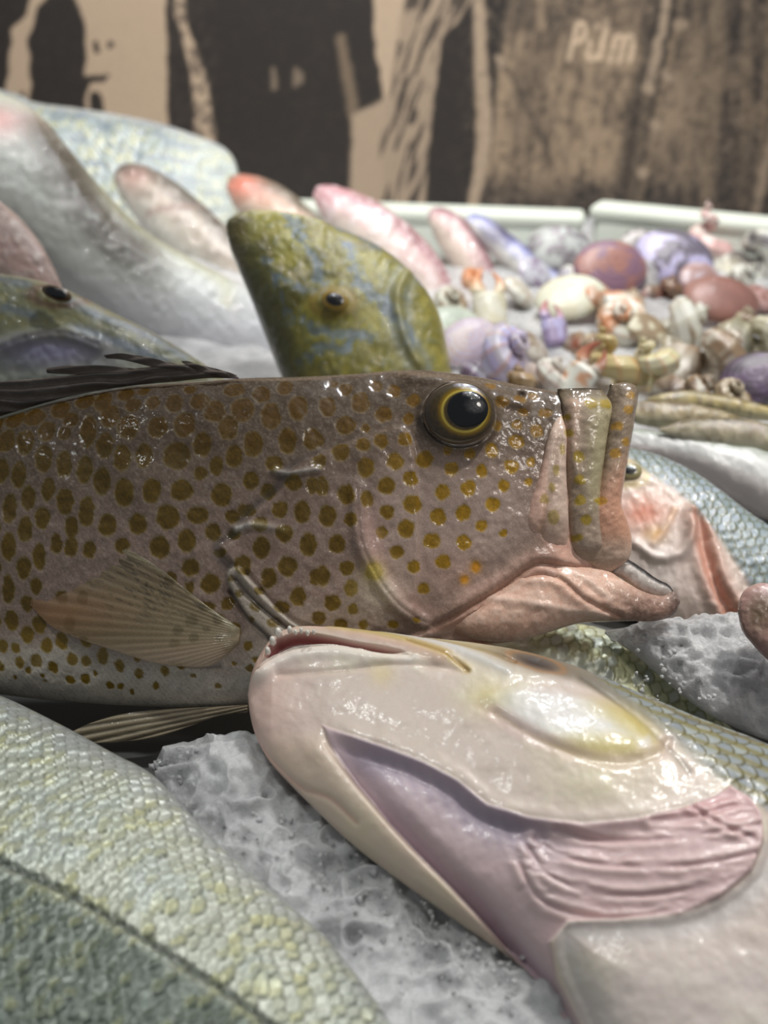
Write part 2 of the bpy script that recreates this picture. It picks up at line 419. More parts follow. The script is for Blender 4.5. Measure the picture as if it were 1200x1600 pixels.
fl = box('floor', (-1.6, -.3, -.03), (1.6, WALL_Y-.001, -.004), rgb(96, 97, 95), M_plain, 0)
tag(fl, kind='structure')

# ------------------------------------------------------------------ ice
def ice_bed():
    xs = np.linspace(-.9, .9, 340); ys = np.linspace(.50, 1.33, 170)
    X, Y = np.meshgrid(xs, ys); x = X.ravel(); y = Y.ravel()
    z = .012+.035*sst(.5, .62, y)
    z = z+.035*sst(-.02, -.22, x)*sst(.62, .85, y)-.030*sst(1.0, 1.07, y)
    z = z+.012*(fbm(x*14, y*14, 5)-.5)+.010*(fbm(x*60, y*60, 6)-.5)
    z = np.where(y < .505, -.003, z)
    c = np.tile(rgb(190, 196, 198), (len(x), 1))
    i = np.arange(169)[:, None]*340; j = np.arange(339)[None, :]
    F = np.stack([i+j, i+j+1, i+340+j+1, i+340+j], -1).reshape(-1, 4)
    o = mesh_obj('crushed_ice', np.stack([x, y, z], 1), F, c, M_ice)
    return tag(o, 'bed of crushed ice under the seafood at the back of the display', 'ice', kind='stuff')
ice_bed()

def crystals(geo, pl, pts_fn, n, s0, s1, seed):
    rs = np.random.RandomState(seed)
    for k in range(n):
        px, py, lift = pts_fn(rs)
        c = pl.hit(A(px), A(py))[0]+pl.n*lift*pl.k
        s = rs.uniform(s0, s1)
        dirs = rs.normal(size=(8, 3)); dirs /= np.linalg.norm(dirs, axis=1)[:, None]
        V = ICO_V*rs.uniform(.45, 1.0, 3)*(1+rs.uniform(-.32, .32, (len(ICO_V), 1)))
        q, _ = np.linalg.qr(rs.normal(size=(3, 3))); V = V@q*s+c
        geo.add(V, ICO_F, np.tile(rgb(225, 230, 232), (len(V), 1)))
def _ico():
    import bmesh
    bm = bmesh.new(); bmesh.ops.create_cube(bm, size=2); bmesh.ops.subdivide_edges(bm, edges=bm.edges[:], cuts=1, use_grid_fill=True)
    for v in bm.verts: v.co.normalize()
    V = np.array([v.co[:] for v in bm.verts]); F = np.array([[v.index for v in f.verts] for f in bm.faces]); bm.free()
    return V, F
ICO_V, ICO_F = _ico()

def ridged(x, y, s, o=4): return 1-np.abs(2*fbm(x, y, s, o)-1)*1.6
# foreground heap
PI = Plane(520, 1330, .383, (0, -.22, .97))
def ice_fn(D):
    x, y = D['mx']*1000, D['my']*1000
    h = 34*(fbm(x/14, y/14, 71, 3)-.5)+20*(ridged(x/9, y/9, 72, 2)-.5)+9*(fbm(x/2.6, y/2.6, 73, 3)-.5)*sst(.35, .6, fbm(x/9, y/9, 75, 2))+3*(fbm(x/1.2, y/1.2, 74, 2)-.5)
    h += 50*g(np.hypot((D['px']-350)/75, (D['py']-1235)/70), 1)
    return h, np.tile(rgb(215, 220, 222), (len(h), 1))
G = Geo()
G.add(*loft(PI, [(232, 1195), (270, 1166), (330, 1152), (400, 1150), (480, 1190), (600, 1260), (760, 1370), (900, 1470), (1000, 1640), (1040, 1780)],
            [(240, 1200), (262, 1290), (300, 1360), (340, 1420), (380, 1480), (420, 1560), (470, 1640), (520, 1720), (600, 1800), (760, 1860)],
            [2, 34, 40, 40, 40, 40, 40, 20], ice_fn, step=2.6, ex=2.6, lift=-8))
crystals(G, PI, lambda r: (lambda t: (246+t*110+r.uniform(-6, 6), 1202-32*t+r.uniform(-5, 5), r.uniform(-4, 8)))(r.rand()), 150, .0010, .0026, 1)
crystals(G, PI, lambda r: (r.uniform(265, 900), 0, 0) if False else (lambda a: (max(285, 270+a*540+r.normal()*30), max(1195, 1225+a*330+r.normal()*50), r.uniform(24, 44)))(r.rand()), 380, .0004, .0016, 2)
tag(G.obj('crushed_ice', M_ice), 'wet grey crushed ice heap under the chin of the pale fish in front', 'ice', kind='stuff')
# right-hand patch
PI2 = Plane(1090, 1050, .452, (0, -.3, .95))
def ice2_fn(D):
    x, y = D['mx']*1000, D['my']*1000
    h = 30*(fbm(x/16, y/16, 81, 3)-.5)+16*(ridged(x/7, y/7, 82, 3)-.5)+7*(fbm(x/1.8, y/1.8, 83, 3)-.5)
    return h, np.tile(rgb(220, 226, 228), (len(h), 1))
G = Geo()
G.add(*loft(PI2, [(945, 985), (1000, 978), (1080, 968), (1150, 960), (1240, 950), (1330, 960), (1420, 1000)],
            [(945, 990), (985, 1015), (1030, 1050), (1075, 1090), (1140, 1130), (1240, 1165), (1380, 1170)],
            [2, 30, 34, 34, 30, 4], ice2_fn, step=2.6, ex=2.4))
crystals(G, PI2, lambda r: (r.uniform(990, 1220), r.uniform(985, 1110), r.uniform(20, 30)), 90, .0005, .0016, 3)
tag(G.obj('crushed_ice', M_ice), 'bright crushed ice patch below the pink-cheeked fish at the right', 'ice', kind='stuff')

# ------------------------------------------------------------------ the spotted grouper
PG = Plane(600, 850, .458, (0.03, -.80, .60))
SP = []
def spots(ox, oy, L):
    for (x, y, a, b) in L: SP.append((ox+x/4.8, oy+y/4.8, a/4.8, b/4.8))
spots(0, 600, [(30,370,60,100),(0,610,70,100),(175,310,72,80),(325,300,80,75),(510,240,70,75),(685,175,70,65),(820,180,65,85),(980,125,60,60),(1110,100,45,35),(1045,220,55,55),(1185,200,50,60),(890,310,65,90),(600,330,60,60),(570,440,45,45),(740,430,60,125),(435,420,62,75),(145,490,68,90),(290,510,62,95),(1030,395,75,90),(870,540,60,95),(1000,630,60,98),(1150,610,60,90),(435,635,62,100),(585,680,52,100),(735,715,55,100),(130,725,60,95),(265,750,55,98),(860,800,62,98),(1020,885,70,100),(78,940,50,80),(210,1000,52,105),(340,920,50,90),(480,860,50,88),(605,950,60,95),(755,1020,55,105),(0,1050,25,60),(98,1150,52,90),(445,1070,52,80),(325,1150,50,90),(650,1130,48,75),(905,1120,65,80),(1120,1110,62,78)])
spots(250, 600, [(40,395,70,80),(145,205,60,75),(330,190,65,65),(445,270,75,85),(575,90,75,60),(775,130,65,70),(945,75,60,60),(645,260,80,95),(850,310,70,105),(1045,240,70,95),(230,375,75,95),(550,400,70,90),(365,525,68,90),(185,610,95,100),(730,520,68,95),(975,495,65,95),(1150,480,60,85),(470,685,50,70),(595,610,62,80),(355,740,50,50),(880,665,65,60),(225,865,80,75),(720,790,55,65),(510,895,72,85),(840,870,55,60),(1020,810,60,60),(15,870,65,92),(925,1000,55,60),(1085,1020,58,78),(130,1060,80,88),(340,1045,72,65),(585,1050,55,50),(690,1005,65,45),(785,1110,55,50),(450,1160,55,60),(955,1170,60,60),(1160,830,50,60),(1190,655,40,45),(250,90,45,35),(600,1180,50,40)])
spots(500, 600, [(190,85,50,50),(300,195,65,80),(415,60,50,45),(545,100,50,50),(60,230,60,75),(470,285,62,58),(690,180,48,48),(650,322,40,45),(195,370,70,70),(340,395,32,35),(445,495,50,55),(320,525,50,50),(620,485,50,50),(160,580,62,70),(550,645,58,60),(765,625,58,62),(340,695,60,70),(960,690,52,50),(660,770,52,52),(485,825,60,62),(200,890,60,72),(345,925,45,60),(1085,825,52,55),(895,855,52,55),(675,950,65,65),(1050,1005,55,55),(865,1035,58,58),(490,1010,50,50),(65,1045,62,75),(235,1070,48,50),(1180,700,40,48),(1180,1095,40,42),(20,650,35,50),(25,830,45,70),(10,490,30,40),(630,1130,62,62),(455,1160,45,45),(1095,580,40,35),(930,560,35,30),(90,35,45,30)])
spots(750, 600, [(140,180,50,40),(60,50,40,30),(280,145,45,35),(385,115,35,28),(465,250,50,35),(300,255,40,30),(250,350,40,32),(395,390,45,50),(240,480,55,52),(98,365,35,40),(55,545,48,55),(205,660,52,50),(345,625,32,35),(145,805,42,45),(330,775,28,28),(62,940,52,52),(140,1150,28,28),(435,905,30,35),(490,820,22,40),(525,690,22,40),(575,540,22,40),(500,1040,40,55),(625,410,35,30),(615,290,25,25),(690,590,42,42),(700,760,40,36),(705,910,40,40),(745,1050,38,36),(790,190,50,40),(900,190,45,40),(970,560,40,38),(1045,470,35,32),(985,360,40,32),(1060,240,38,30),(1080,130,35,28),(855,910,45,30),(680,1180,45,30)])
spots(500, 800, [(135,290,60,62),(820,250,65,55),(1050,260,55,52),(560,340,50,48),(685,440,45,45),(900,400,55,50),(205,455,52,52),(235,600,52,60),(30,515,50,70),(1145,435,28,40),(1060,530,25,25),(760,595,45,42),(100,705,55,58),(250,750,38,40),(10,810,40,50),(325,860,38,35),(540,855,45,25),(705,820,30,20),(160,860,45,35),(400,480,60,64)])
spots(0, 840, [(5,110,45,90),(210,120,52,100),(100,265,52,92),(425,190,45,90),(315,270,50,80),(85,460,50,70),(200,420,45,100),(10,570,35,50),(100,655,40,62),(215,640,48,72),(320,740,45,62),(410,670,50,60),(30,795,38,50),(135,820,35,45),(230,835,32,38),(455,820,42,55),(565,785,45,60),(10,900,25,35),(100,965,28,36),(245,940,32,42),(368,925,38,52),(300,995,22,30),(480,975,36,42),(630,915,38,46),(725,930,34,42),(400,1030,18,18),(408,1070,12,12),(190,1050,14,14),(595,1065,30,32),(708,1055,30,36),(785,1020,18,22),(740,790,40,38),(850,895,40,60),(965,960,36,44),(1095,910,28,28),(1100,1020,28,38),(880,1105,24,26),(955,1110,22,22),(1035,1150,20,22),(545,100,40,70),(1010,110,50,55),(650,120,50,70),(780,140,45,60),(640,660,45,55),(580,480,40,50),(730,480,40,50),(400,400,40,60),(330,520,45,60)])
spots(250, 840, [(75,120,68,80),(265,75,62,80),(795,125,60,80),(1130,100,60,80),(980,255,68,72),(665,250,58,70),(290,265,62,62),(845,340,55,70),(430,380,72,68),(1180,330,40,60),(1055,470,58,66),(150,350,45,50),(285,410,35,50),(555,520,45,50),(410,540,55,35),(940,545,55,45),(490,630,40,40),(310,645,45,42),(215,715,35,35),(600,710,42,55),(325,770,35,32),(410,705,25,25),(505,770,25,28),(690,820,36,34),(195,805,35,28),(750,920,28,26),(695,980,30,24),(90,1000,30,36),(205,965,36,26),(15,1110,24,30),(460,1110,22,20),(285,1035,18,18),(585,945,20,16),(1190,620,40,45),(550,855,18,18),(780,430,40,30),(750,545,42,32),(885,655,50,36),(580,345,25,25),(640,450,30,25),(720,630,25,18),(500,160,45,30)])
_r = random.Random(4)
for ix in range(-18, 0):      # the part of the body outside the picture carries the same spots
    for iy in range(14): SP.append((ix*27+(iy % 2)*13+_r.uniform(-4, 4), 640+iy*33+_r.uniform(-4, 4), 12, 17))

def spot_mask(px, py):
    m = np.zeros(px.shape)
    wx = px+5*(fbm(px/7, py/7, 51, 3)-.5); wy = py+5*(fbm(px/7, py/7, 52, 3)-.5)
    for (x, y, a, b) in SP:
        k = np.where((np.abs(px-x) < a*1.6+3) & (np.abs(py-y) < b*1.6+3))[0]
        if len(k) == 0: continue
        d = np.hypot((wx[k]-x)/a, (wy[k]-y)/b)
        m[k] = np.maximum(m[k], 1-sst(.86, 1.18, d))
    return m
def grouper_fn(D):
    px, py, v = D['px'], D['py'], D['v']
    n1 = fbm(px/60, py/60, 11, 4); n2 = fbm(px/9, py/9, 12, 3); n3 = fbm(px/2.6, py/2.6, 13, 2)
    h = np.zeros(px.shape)
    top = rgb(92, 76, 60); mid = rgb(142, 120, 108); low = rgb(216, 206, 192)
    c = np.tile(mid, (len(px), 1))
    c = mix(c, sst(.1, -.9, v)+.25*(n1-.5), top)
    c = mix(c, sst(.42, .85, v+.3*(n1-.5))*sst(620, 450, px), low)
    c = mix(c, sst(.45, .8, n2)*.30, c*.78); c = mix(c, sst(.5, .8, n3)*.22, rgb(215, 205, 195))
    # cheek: light grey-pink with a fine reticulation
    ch = sdpoly(px, py, [(590, 740), (700, 720), (800, 740), (815, 820), (800, 880), (720, 930), (650, 950), (600, 880)])
    c = mix(c, sst(-30, 40, ch)*.55, rgb(190, 168, 156))
    c = mix(c, g(np.hypot((px-700)/60, (py-900)/40), 1)*.35, rgb(196, 150, 135))
    # spots
    d_gr, s_gr, _ = dline(px, py, [(556, 770), (562, 850), (586, 905), (620, 950), (660, 975)])
    m = spot_mask(px, py)
    # pink mouth corner, throat
    jawline = [(660, 985), (700, 968), (750, 940), (790, 915), (815, 895), (840, 885), (900, 895), (960, 900)]
    dj, sj, tj = dline(px, py, jawline)
    below = sj > 0
    pink = rgb(226, 178, 158)
    pm = sst(815, 870, px)*sst(700, 860, py)
    pm = np.maximum(pm, np.where(below & (px > 640), sst(0, 6, dj), 0)*sst(560, 700, px))
    pm = np.maximum(pm, g(dj, 26)*sst(640, 760, px)*.75)
    sc = mix(np.tile(rgb(78, 58, 0), (len(px), 1)), np.clip(sst(480, 760, px)*.9+.2*n1, 0, 1), rgb(150, 112, 4))  # left spots darker: the shade on that side is painted into their colour
    sc = mix(sc, sst(760, 640, py)*.55, rgb(84, 52, 4))
    sc = mix(sc, sst(.4, .7, fbm(px/2.2, py/2.2, 14, 2))*.35, sc*1.5)
    sc = mix(sc, sst(960, 1010, py)*.6, rgb(150, 118, 30))
    rim = np.clip(m*(1-m)*4, 0, 1)
    c = mix(c, rim*.30, rgb(205, 195, 186))
    c = mix(c, m*.92*(1-np.clip(pm, 0, 1)*.7), sc)
    org = (g(np.hypot(px-738, py-891), 8)+g(np.hypot(px-721, py-910), 7)); c = mix(c, org, rgb(236, 160, 50))
    c = mix(c, pm*.85, pink); c = mix(c, pm*sst(.5, .75, n2)*.35, rgb(244, 214, 198))
    # preopercle rim and the smooth pink crescent before it
    h += 7*g(d_gr-4, 9)*sst(740, 800, py)*np.where(s_gr > 0, 1, .8)
    c = mix(c, g(np.where(s_gr < 0, d_gr, -d_gr)-18, 15)*sst(770, 840, py)*sst(990, 950, py)*.6, rgb(205, 165, 155))
    c = mix(c, g(np.hypot((px-590)/40, (py-930)/35), 1)*.55, rgb(224, 214, 190))
    c = mix(c, g(np.hypot((px-583), (py-900)), 16)*.7, rgb(196, 178, 84))
    # gill cover plateau with ragged spines
    op = sdpoly(px, py, [(470, 742), (560, 700), (640, 700), (640, 980), (520, 990), (470, 985), (400, 930), (372, 890), (352, 868), (384, 842), (400, 815), (440, 780)])
    h += 8*sst(-3, 7, op)
    c = mix(c, g(op+6, 7)*sst(520, 440, px)*.55, rgb(70, 62, 58))
    d1, _, t1 = dline(px, py, [(378, 838), (400, 832), (430, 836), (470, 842)])
    h += 9*g(d1, 6)*(1-t1); c = mix(c, g(d1, 5)*(1-t1), rgb(190, 185, 178))
    d1, _, t1 = dline(px, py, [(435, 750), (460, 754), (500, 748)]); h += 6*g(d1, 5); c = mix(c, g(d1, 4)*.7, rgb(180, 175, 170))
    # strap-like gill membrane showing below the cover
    st = sdpoly(px, py, [(364, 912), (376, 893), (400, 912), (430, 945), (470, 980), (520, 1005), (470, 1020), (425, 1003), (395, 975)])
    h += 9*sst(-2, 5, st); c = mix(c, sst(-2, 3, st)*.75*(1-m*.6), rgb(190, 182, 168))
    for q in ([(377, 912), (400, 940), (440, 975), (480, 1000)], [(368, 930), (395, 970), (430, 1003)]):
        d1, _, _ = dline(px, py, q); h -= 7*g(d1, 3.5); c = mix(c, g(d1, 3)*.7, rgb(95, 84, 76))
    d1, _, _ = dline(px, py, [(395, 905), (430, 948), (470, 978), (520, 992)]); h -= 6*g(d1, 4)
    # jaw fold
    h -= 5*g(dj, 6)*sst(650, 700, px); h += 4*g(dj-12, 12)*sst(650, 720, px)
    h -= np.where(below, sst(2, 26, dj)*20, 0)*sst(640, 690, px)*sst(860, 800, px)
    c = mix(c, g(dj, 3.5)*sst(650, 700, px)*.55, rgb(160, 112, 88))
    for q in ([(640, 1000), (720, 985), (800, 960), (880, 945)], [(690, 1000), (780, 992), (860, 975)]):
        d1, _, _ = dline(px, py, q); h += 5*g(d1, 6); c = mix(c, g(d1, 5)*.4, rgb(248, 226, 214))
    # nape bumps, eye socket
    h += 10*(n1-.5)+1.6*(n2-.5)+m*(-.8)
    de = np.hypot((px-711)/56, (py-662)/52)
    h += 13*g(de, 1.25)-20*(1-sst(.72, .98, de))+6*g(de-1.02, .09); c = mix(c, g(de-1.0, .14)*.6, rgb(84, 72, 60))
    d1, _, _ = dline(px, py, [(640, 600), (700, 606), (760, 622), (810, 640)]); h += 7*g(d1, 12)
    # nostril
    h -= 6*g(np.hypot(px-812, py-622), 5); c = mix(c, g(np.hypot(px-812, py-622), 5)*.6, rgb(40, 32, 26))
    # horizontal creases and fine scale rows on the flank
    sh, sr, se = fish_scales(-D['mx']/.0022, D['my']/.0030)
    fl = sst(470, 380, px)
    h += fl*(sh-.5)*1.1; c = mix(c, fl*(se > .88)*.12, rgb(60, 50, 45))
    # lower seam on the belly
    d1, _, _ = dline(px, py, [(270, 1036), (310, 1042), (350, 1042)]); h -= 3*g(d1, 3); c = mix(c, g(d1, 2)*.5, rgb(110, 98, 88))
    return h, c
GR = empty('grouper', ground_pt(420, 1105, .0), 'large olive-spotted brown grouper with open mouth, lying across the middle', 'fish')
G = Geo()
G.add(*loft(PG, [(-560, 890), (-420, 800), (-280, 740), (-120, 690), (0, 656), (100, 626), (200, 606), (300, 598), (380, 592), (460, 590), (540, 586), (600, 581), (650, 579), (700, 583), (760, 592), (820, 604), (880, 613), (935, 613), (952, 622)],
            [(-560, 900), (-420, 990), (-280, 1035), (-120, 1066), (0, 1085), (100, 1096), (200, 1103), (300, 1106), (380, 1104), (450, 1090), (520, 1068), (600, 1045), (680, 1022), (750, 1008), (800, 1002), (850, 985), (890, 950), (935, 905)],
            [4, 30, 55, 74, 80, 84, 86, 88, 88, 86, 82, 76, 70, 64, 57, 48, 40, 24], grouper_fn, step=2.2, ex=2.3))
def lip_fn(base, stripes=None):
    def f(D):
        px, py = D['px'], D['py']; n2 = fbm(px/9, py/9, 22, 3); n3 = fbm(px/2.6, py/2.6, 23, 2)
        c = np.tile(rgb(150, 132, 112), (len(px), 1))
        c = mix(c, sst(640, 610, py)*.7, rgb(98, 84, 66))
        c = mix(c, sst(.45, .8, n2)*.35, c*.8); c = mix(c, sst(.5, .8, n3)*.2, rgb(220, 205, 190))
        h = 3*(n2-.5); c, h = base(px, py, c, h, D)
        return h, c
    return f
def maxil(px, py, c, h, D):
    c = mix(c, np.ones(px.shape)*.9, rgb(226, 186, 168)); m = spot_mask(px, py)
    c = mix(c, sst(690, 640, py)*.4, rgb(190, 160, 150))
    d, _, _ = dline(px, py, [(868, 690), (850, 760), (838, 830), (828, 890)]); h = h-3*g(d, 6); c = mix(c, g(d, 5)*.45, rgb(160, 128, 104))
    c = mix(c, sst(2, 14, (px-838))*sst(900, 800, py)*.45, rgb(190, 180, 165))
    return mix(c, m*.55, rgb(150, 128, 50)), h
G.add(*loft(PG, [(873, 652), (878, 690), (877, 740), (880, 800), (884, 850), (900, 905)],
            [(868, 652), (850, 690), (836, 745), (818, 800), (804, 860), (800, 905)], [3, 12, 17, 20, 20, 6], lip_fn(maxil), step=2.4, lift=37, ex=2.4, sink=lambda D: -12*(1-sst(0, .15, D['t']))-34*sst(.62, 1, D['t'])))
def mfold(px, py, c, h, D):
    m = spot_mask(px, py)
    c = mix(c, sst(.35, -.5, D['v'])*sst(600, 640, py)*.7*sst(830, 760, py), rgb(176, 168, 130))
    c = mix(c, sst(645, 612, py)*.8, rgb(100, 86, 64)); c = mix(c, sst(780, 860, py)*.45, rgb(205, 180, 165))
    d, _, _ = dline(px, py, [(888, 640), (884, 700), (890, 760)]); c = mix(c, g(d-4, 9)*.5*sst(760, 700, py), rgb(205, 170, 150))
    h = h+4*g(d, 7)
    return mix(c, m*.8, rgb(158, 132, 34)), h
G.add(*loft(PG, [(938, 612), (950, 640), (944, 680), (938, 720), (932, 780), (940, 850), (940, 905)],
            [(868, 612), (874, 650), (875, 700), (876, 760), (880, 820), (890, 868), (915, 905)], [7, 18, 22, 22, 22, 18, 6], lip_fn(mfold), step=2.4, lift=26, ex=2.6, sink=lambda D: -13*(1-sst(0, .12, D['t']))-22*sst(.8, 1, D['t'])))
def lipf(px, py, c, h, D):
    m = spot_mask(px, py)
    c = mix(c, sst(700, 790, py-(px-950)*-.8)*.8, rgb(216, 158, 130))
    c = mix(c, sst(830, 870, py)*.7, rgb(206, 186, 168)); c = mix(c, g(np.hypot((px-905)/30, (py-872)/14), 1)*.6, rgb(130, 115, 95))
    c = mix(c, m*.65, rgb(184, 132, 30))
    d, _, _ = dline(px, py, [(940, 650), (934, 720), (924, 790)]); h = h-5*g(d, 5)
    return c, h
G.add(*loft(PG, [(950, 606), (975, 603), (992, 614), (988, 650), (980, 700), (971, 750), (966, 790), (975, 815), (982, 845), (978, 875), (950, 896)],
            [(948, 607), (944, 625), (944, 650), (939, 690), (931, 735), (921, 775), (912, 810), (905, 835), (898, 855), (905, 880), (930, 896)],
            [8, 20, 26, 26, 26, 28, 30, 30, 26, 18, 6], lip_fn(lipf), step=2.2, lift=16, ex=2.2))
def jaw_fn(D):
    px, py, v = D['px'], D['py'], D['v']; n2 = fbm(px/12, py/12, 32, 3); n3 = fbm(px/3, py/3, 33, 2)
    c = np.tile(rgb(226, 184, 162), (len(px), 1)); c = mix(c, sst(.4, .75, n2)*.4, rgb(244, 216, 198))
    tip = sst(925, 1000, px+ (v)*18)
    c = mix(c, tip*.85, rgb(142, 112, 98)); c = mix(c, sst(1025, 1055, px)*.6, rgb(74, 62, 58))
    c = mix(c, sst(.45, .7, n3)*.2, rgb(250, 228, 214))
    d, _, _ = dline(px, py, [(800, 900), (860, 905), (905, 940), (960, 965)]); h = 3*g(d-8, 8)-2*g(d, 4)
    c = mix(c, g(d, 4)*.35, rgb(190, 130, 104))
    for q in ([(760, 935), (850, 950), (940, 965)], [(860, 880), (905, 905), (945, 940)]):
        d, _, _ = dline(px, py, q); h = h+2.5*g(d, 7); c = mix(c, g(d, 5)*.35, rgb(250, 230, 216))
    return h+3*(n2-.5), c
G.add(*loft(PG, [(690, 975), (760, 925), (820, 888), (870, 880), (920, 886), (945, 892), (965, 905), (1000, 925), (1030, 932), (1048, 925), (1057, 938)],
            [(690, 980), (740, 1000), (800, 1003), (850, 990), (900, 975), (950, 972), (985, 971), (1010, 972), (1035, 968), (1050, 960), (1057, 944)],
            [4, 22, 30, 32, 32, 28, 26, 24, 20, 14, 4], jaw_fn, step=2.2, lift=14, ex=2.2))
def injaw(D):
    px, py, v = D['px'], D['py'], D['v']; n = fbm(px/5, py/5, 35, 3)
    c = np.tile(rgb(205, 196, 188), (len(px), 1)); c = mix(c, sst(.5, .8, n)*.4, rgb(240, 238, 235))
    c = mix(c, sst(-.35, -.7, v), rgb(44, 40, 40)); c = mix(c, sst(.6, 1, v)*.5, rgb(150, 120, 105))
    return 4*(n-.5), c
G.add(*loft(PG, [(950, 872), (970, 868), (1000, 885), (1025, 903), (1046, 914), (1055, 928)], [(940, 900), (968, 902), (995, 922), (1020, 932), (1038, 936), (1050, 936)],
            [6, 14, 14, 14, 12, 4], injaw, step=2.2, lift=-2))
G.obj('body', M_grouper, GR)
# eye
pe = PG
def eye_fn(D):
    r, x, y = D['r'], D['x'], D['y']
    rr = np.hypot((x-6)/1.0, (y)/.92); n = fbm(D['px']/4, D['py']/4, 41, 3)
    c = np.tile(rgb(74, 58, 26), (len(x), 1)); c = mix(c, sst(.35, .7, n)*.6, rgb(44, 33, 15))
    c = mix(c, sst(-12, -38, y)*.8, rgb(92, 84, 70))
    c = mix(c, g(rr-36, 4.5)*.9, rgb(140, 108, 10)); c = mix(c, g(rr-33.2, 1.8), rgb(206, 186, 80))
    c = mix(c, sst(.80, .98, r), rgb(78, 66, 54))
    return np.zeros(len(x)), c
g_e = Geo().add(*dome(pe, 711, 663, 53, 47, 17, eye_fn, lift=71, nr=40, na=90, below=.8))
e = g_e.obj('eye', M_eye, GR)
g_e = Geo().add(*dome(pe, 720, 661, 32.5, 28, 8.5, flat(rgb(4, 4, 5)), lift=83.5, ang=-.12, nr=24, na=64, below=.3, ex=.6))
pu = g_e.obj('pupil', M_pupil, e); pu['label'] = 'black glossy pupil'
# fins
def ray_fan(cx, cy, per, colr, dark, patt=None, sub=1.0):
    def f(D):
        px, py = D['px'], D['py']
        a = np.arctan2(py-cy, px-cx); w = np.cos(a*per+2*vn(px/60, py/60, 3))
        c = np.tile(colr, (len(px), 1)); c = mix(c, sst(.1, .9, -w)*.6, dark)
        if patt: c = patt(px, py, c)
        return 2.2*w*sub*sst(0, .12, 1-np.abs(D['v'])), c
    return f
def pec_patt(px, py, c):
    m = spot_mask(px, py+0); c = mix(c, m*.42, rgb(66, 54, 24))
    c = mix(c, g(np.hypot((px-100)/110, (py-960)/36), 1)*.6, rgb(172, 118, 78))
    st = sst(.58, .7, fbm((px-250)/26, (py+px*-.38)/2.2, 61, 3))*sst(130, 240, px)*sst(1000, 930, py)
    c = mix(c, st*.75, rgb(46, 42, 26)); d, _, _ = dline(px, py, [(375, 985), (320, 935), (270, 898), (180, 858)])
    c = mix(c, g(d, 5)*.6, rgb(180, 172, 140)); return mix(c, sst(990, 1030, py)*.6, rgb(182, 160, 138))
fin = Geo().add(*loft(PG, [(385, 985), (350, 962), (310, 932), (270, 900), (225, 872), (180, 857), (140, 866), (98, 888)],
                      [(385, 1010), (345, 1040), (300, 1042), (250, 1034), (200, 1018), (150, 1002), (105, 982), (72, 950)],
                      [10, 7, 5, 4, 3, 3, 2, 2], ray_fan(420, 1000, 110, rgb(140, 122, 92), rgb(112, 98, 72), pec_patt, .16), step=2.0, lift=93, nb=16,
                      sink=lambda D: -16*sst(.5, 1, D['t'])+6*np.sin(D['v']*2)))
fo = fin.obj('pectoral_fin', M_finp, GR)
fin = Geo().add(*loft(PG, [(390, 1100), (340, 1103), (280, 1106), (210, 1112), (150, 1128), (104, 1150)],
                      [(390, 1112), (345, 1118), (300, 1134), (250, 1150), (190, 1158), (120, 1160)],
                      [8, 6, 5, 4, 3, 2], ray_fan(520, 1075, 190, rgb(186, 170, 142), rgb(60, 54, 40), None, .6), step=1.8, lift=28))
fin.obj('pelvic_fin', M_fin, GR)
def dors_fn(D):
    px, py = D['px'], D['py']; w = np.cos((py+px*.10+8*vn(px/50, py/50, 6))*.42)
    c = np.tile(rgb(104, 90, 80), (len(px), 1)); c = mix(c, sst(0, 1, w)*.6, rgb(52, 44, 40))
    c = mix(c, sst(.55, .8, fbm(px/18, py/6, 66, 3))*.45, rgb(140, 130, 122)); return 3*w, c
fin = Geo()
fin.add(*loft(PG, [(-420, 770), (-250, 690), (-100, 630), (0, 604), (60, 598), (120, 592), (200, 584), (280, 576), (330, 580), (372, 592)],
              [(-420, 800), (-250, 730), (-100, 688), (0, 658), (60, 640), (120, 624), (200, 610), (280, 602), (330, 597), (376, 598)],
              [2, 8, 10, 10, 10, 9, 8, 6, 5, 3], dors_fn, step=2.4, lift=22))
for top_, bot_ in (([(79, 582), (120, 578), (180, 579), (240, 586)], [(81, 590), (120, 592), (180, 592), (250, 594)]),
                   ([(167, 562), (200, 560), (250, 568), (310, 584)], [(172, 567), (200, 570), (250, 582), (312, 592)]),
                   ([(287, 571), (300, 572), (330, 582), (362, 592)], [(289, 574), (300, 580), (325, 592), (362, 598)])):
    fin.add(*loft(PG, top_, bot_, [1.5, 4, 5, 4], dors_fn, step=2, lift=24))
fd = fin.obj('dorsal_fin', M_fin, GR); fd['label'] = 'dark brown folded spiny fin'

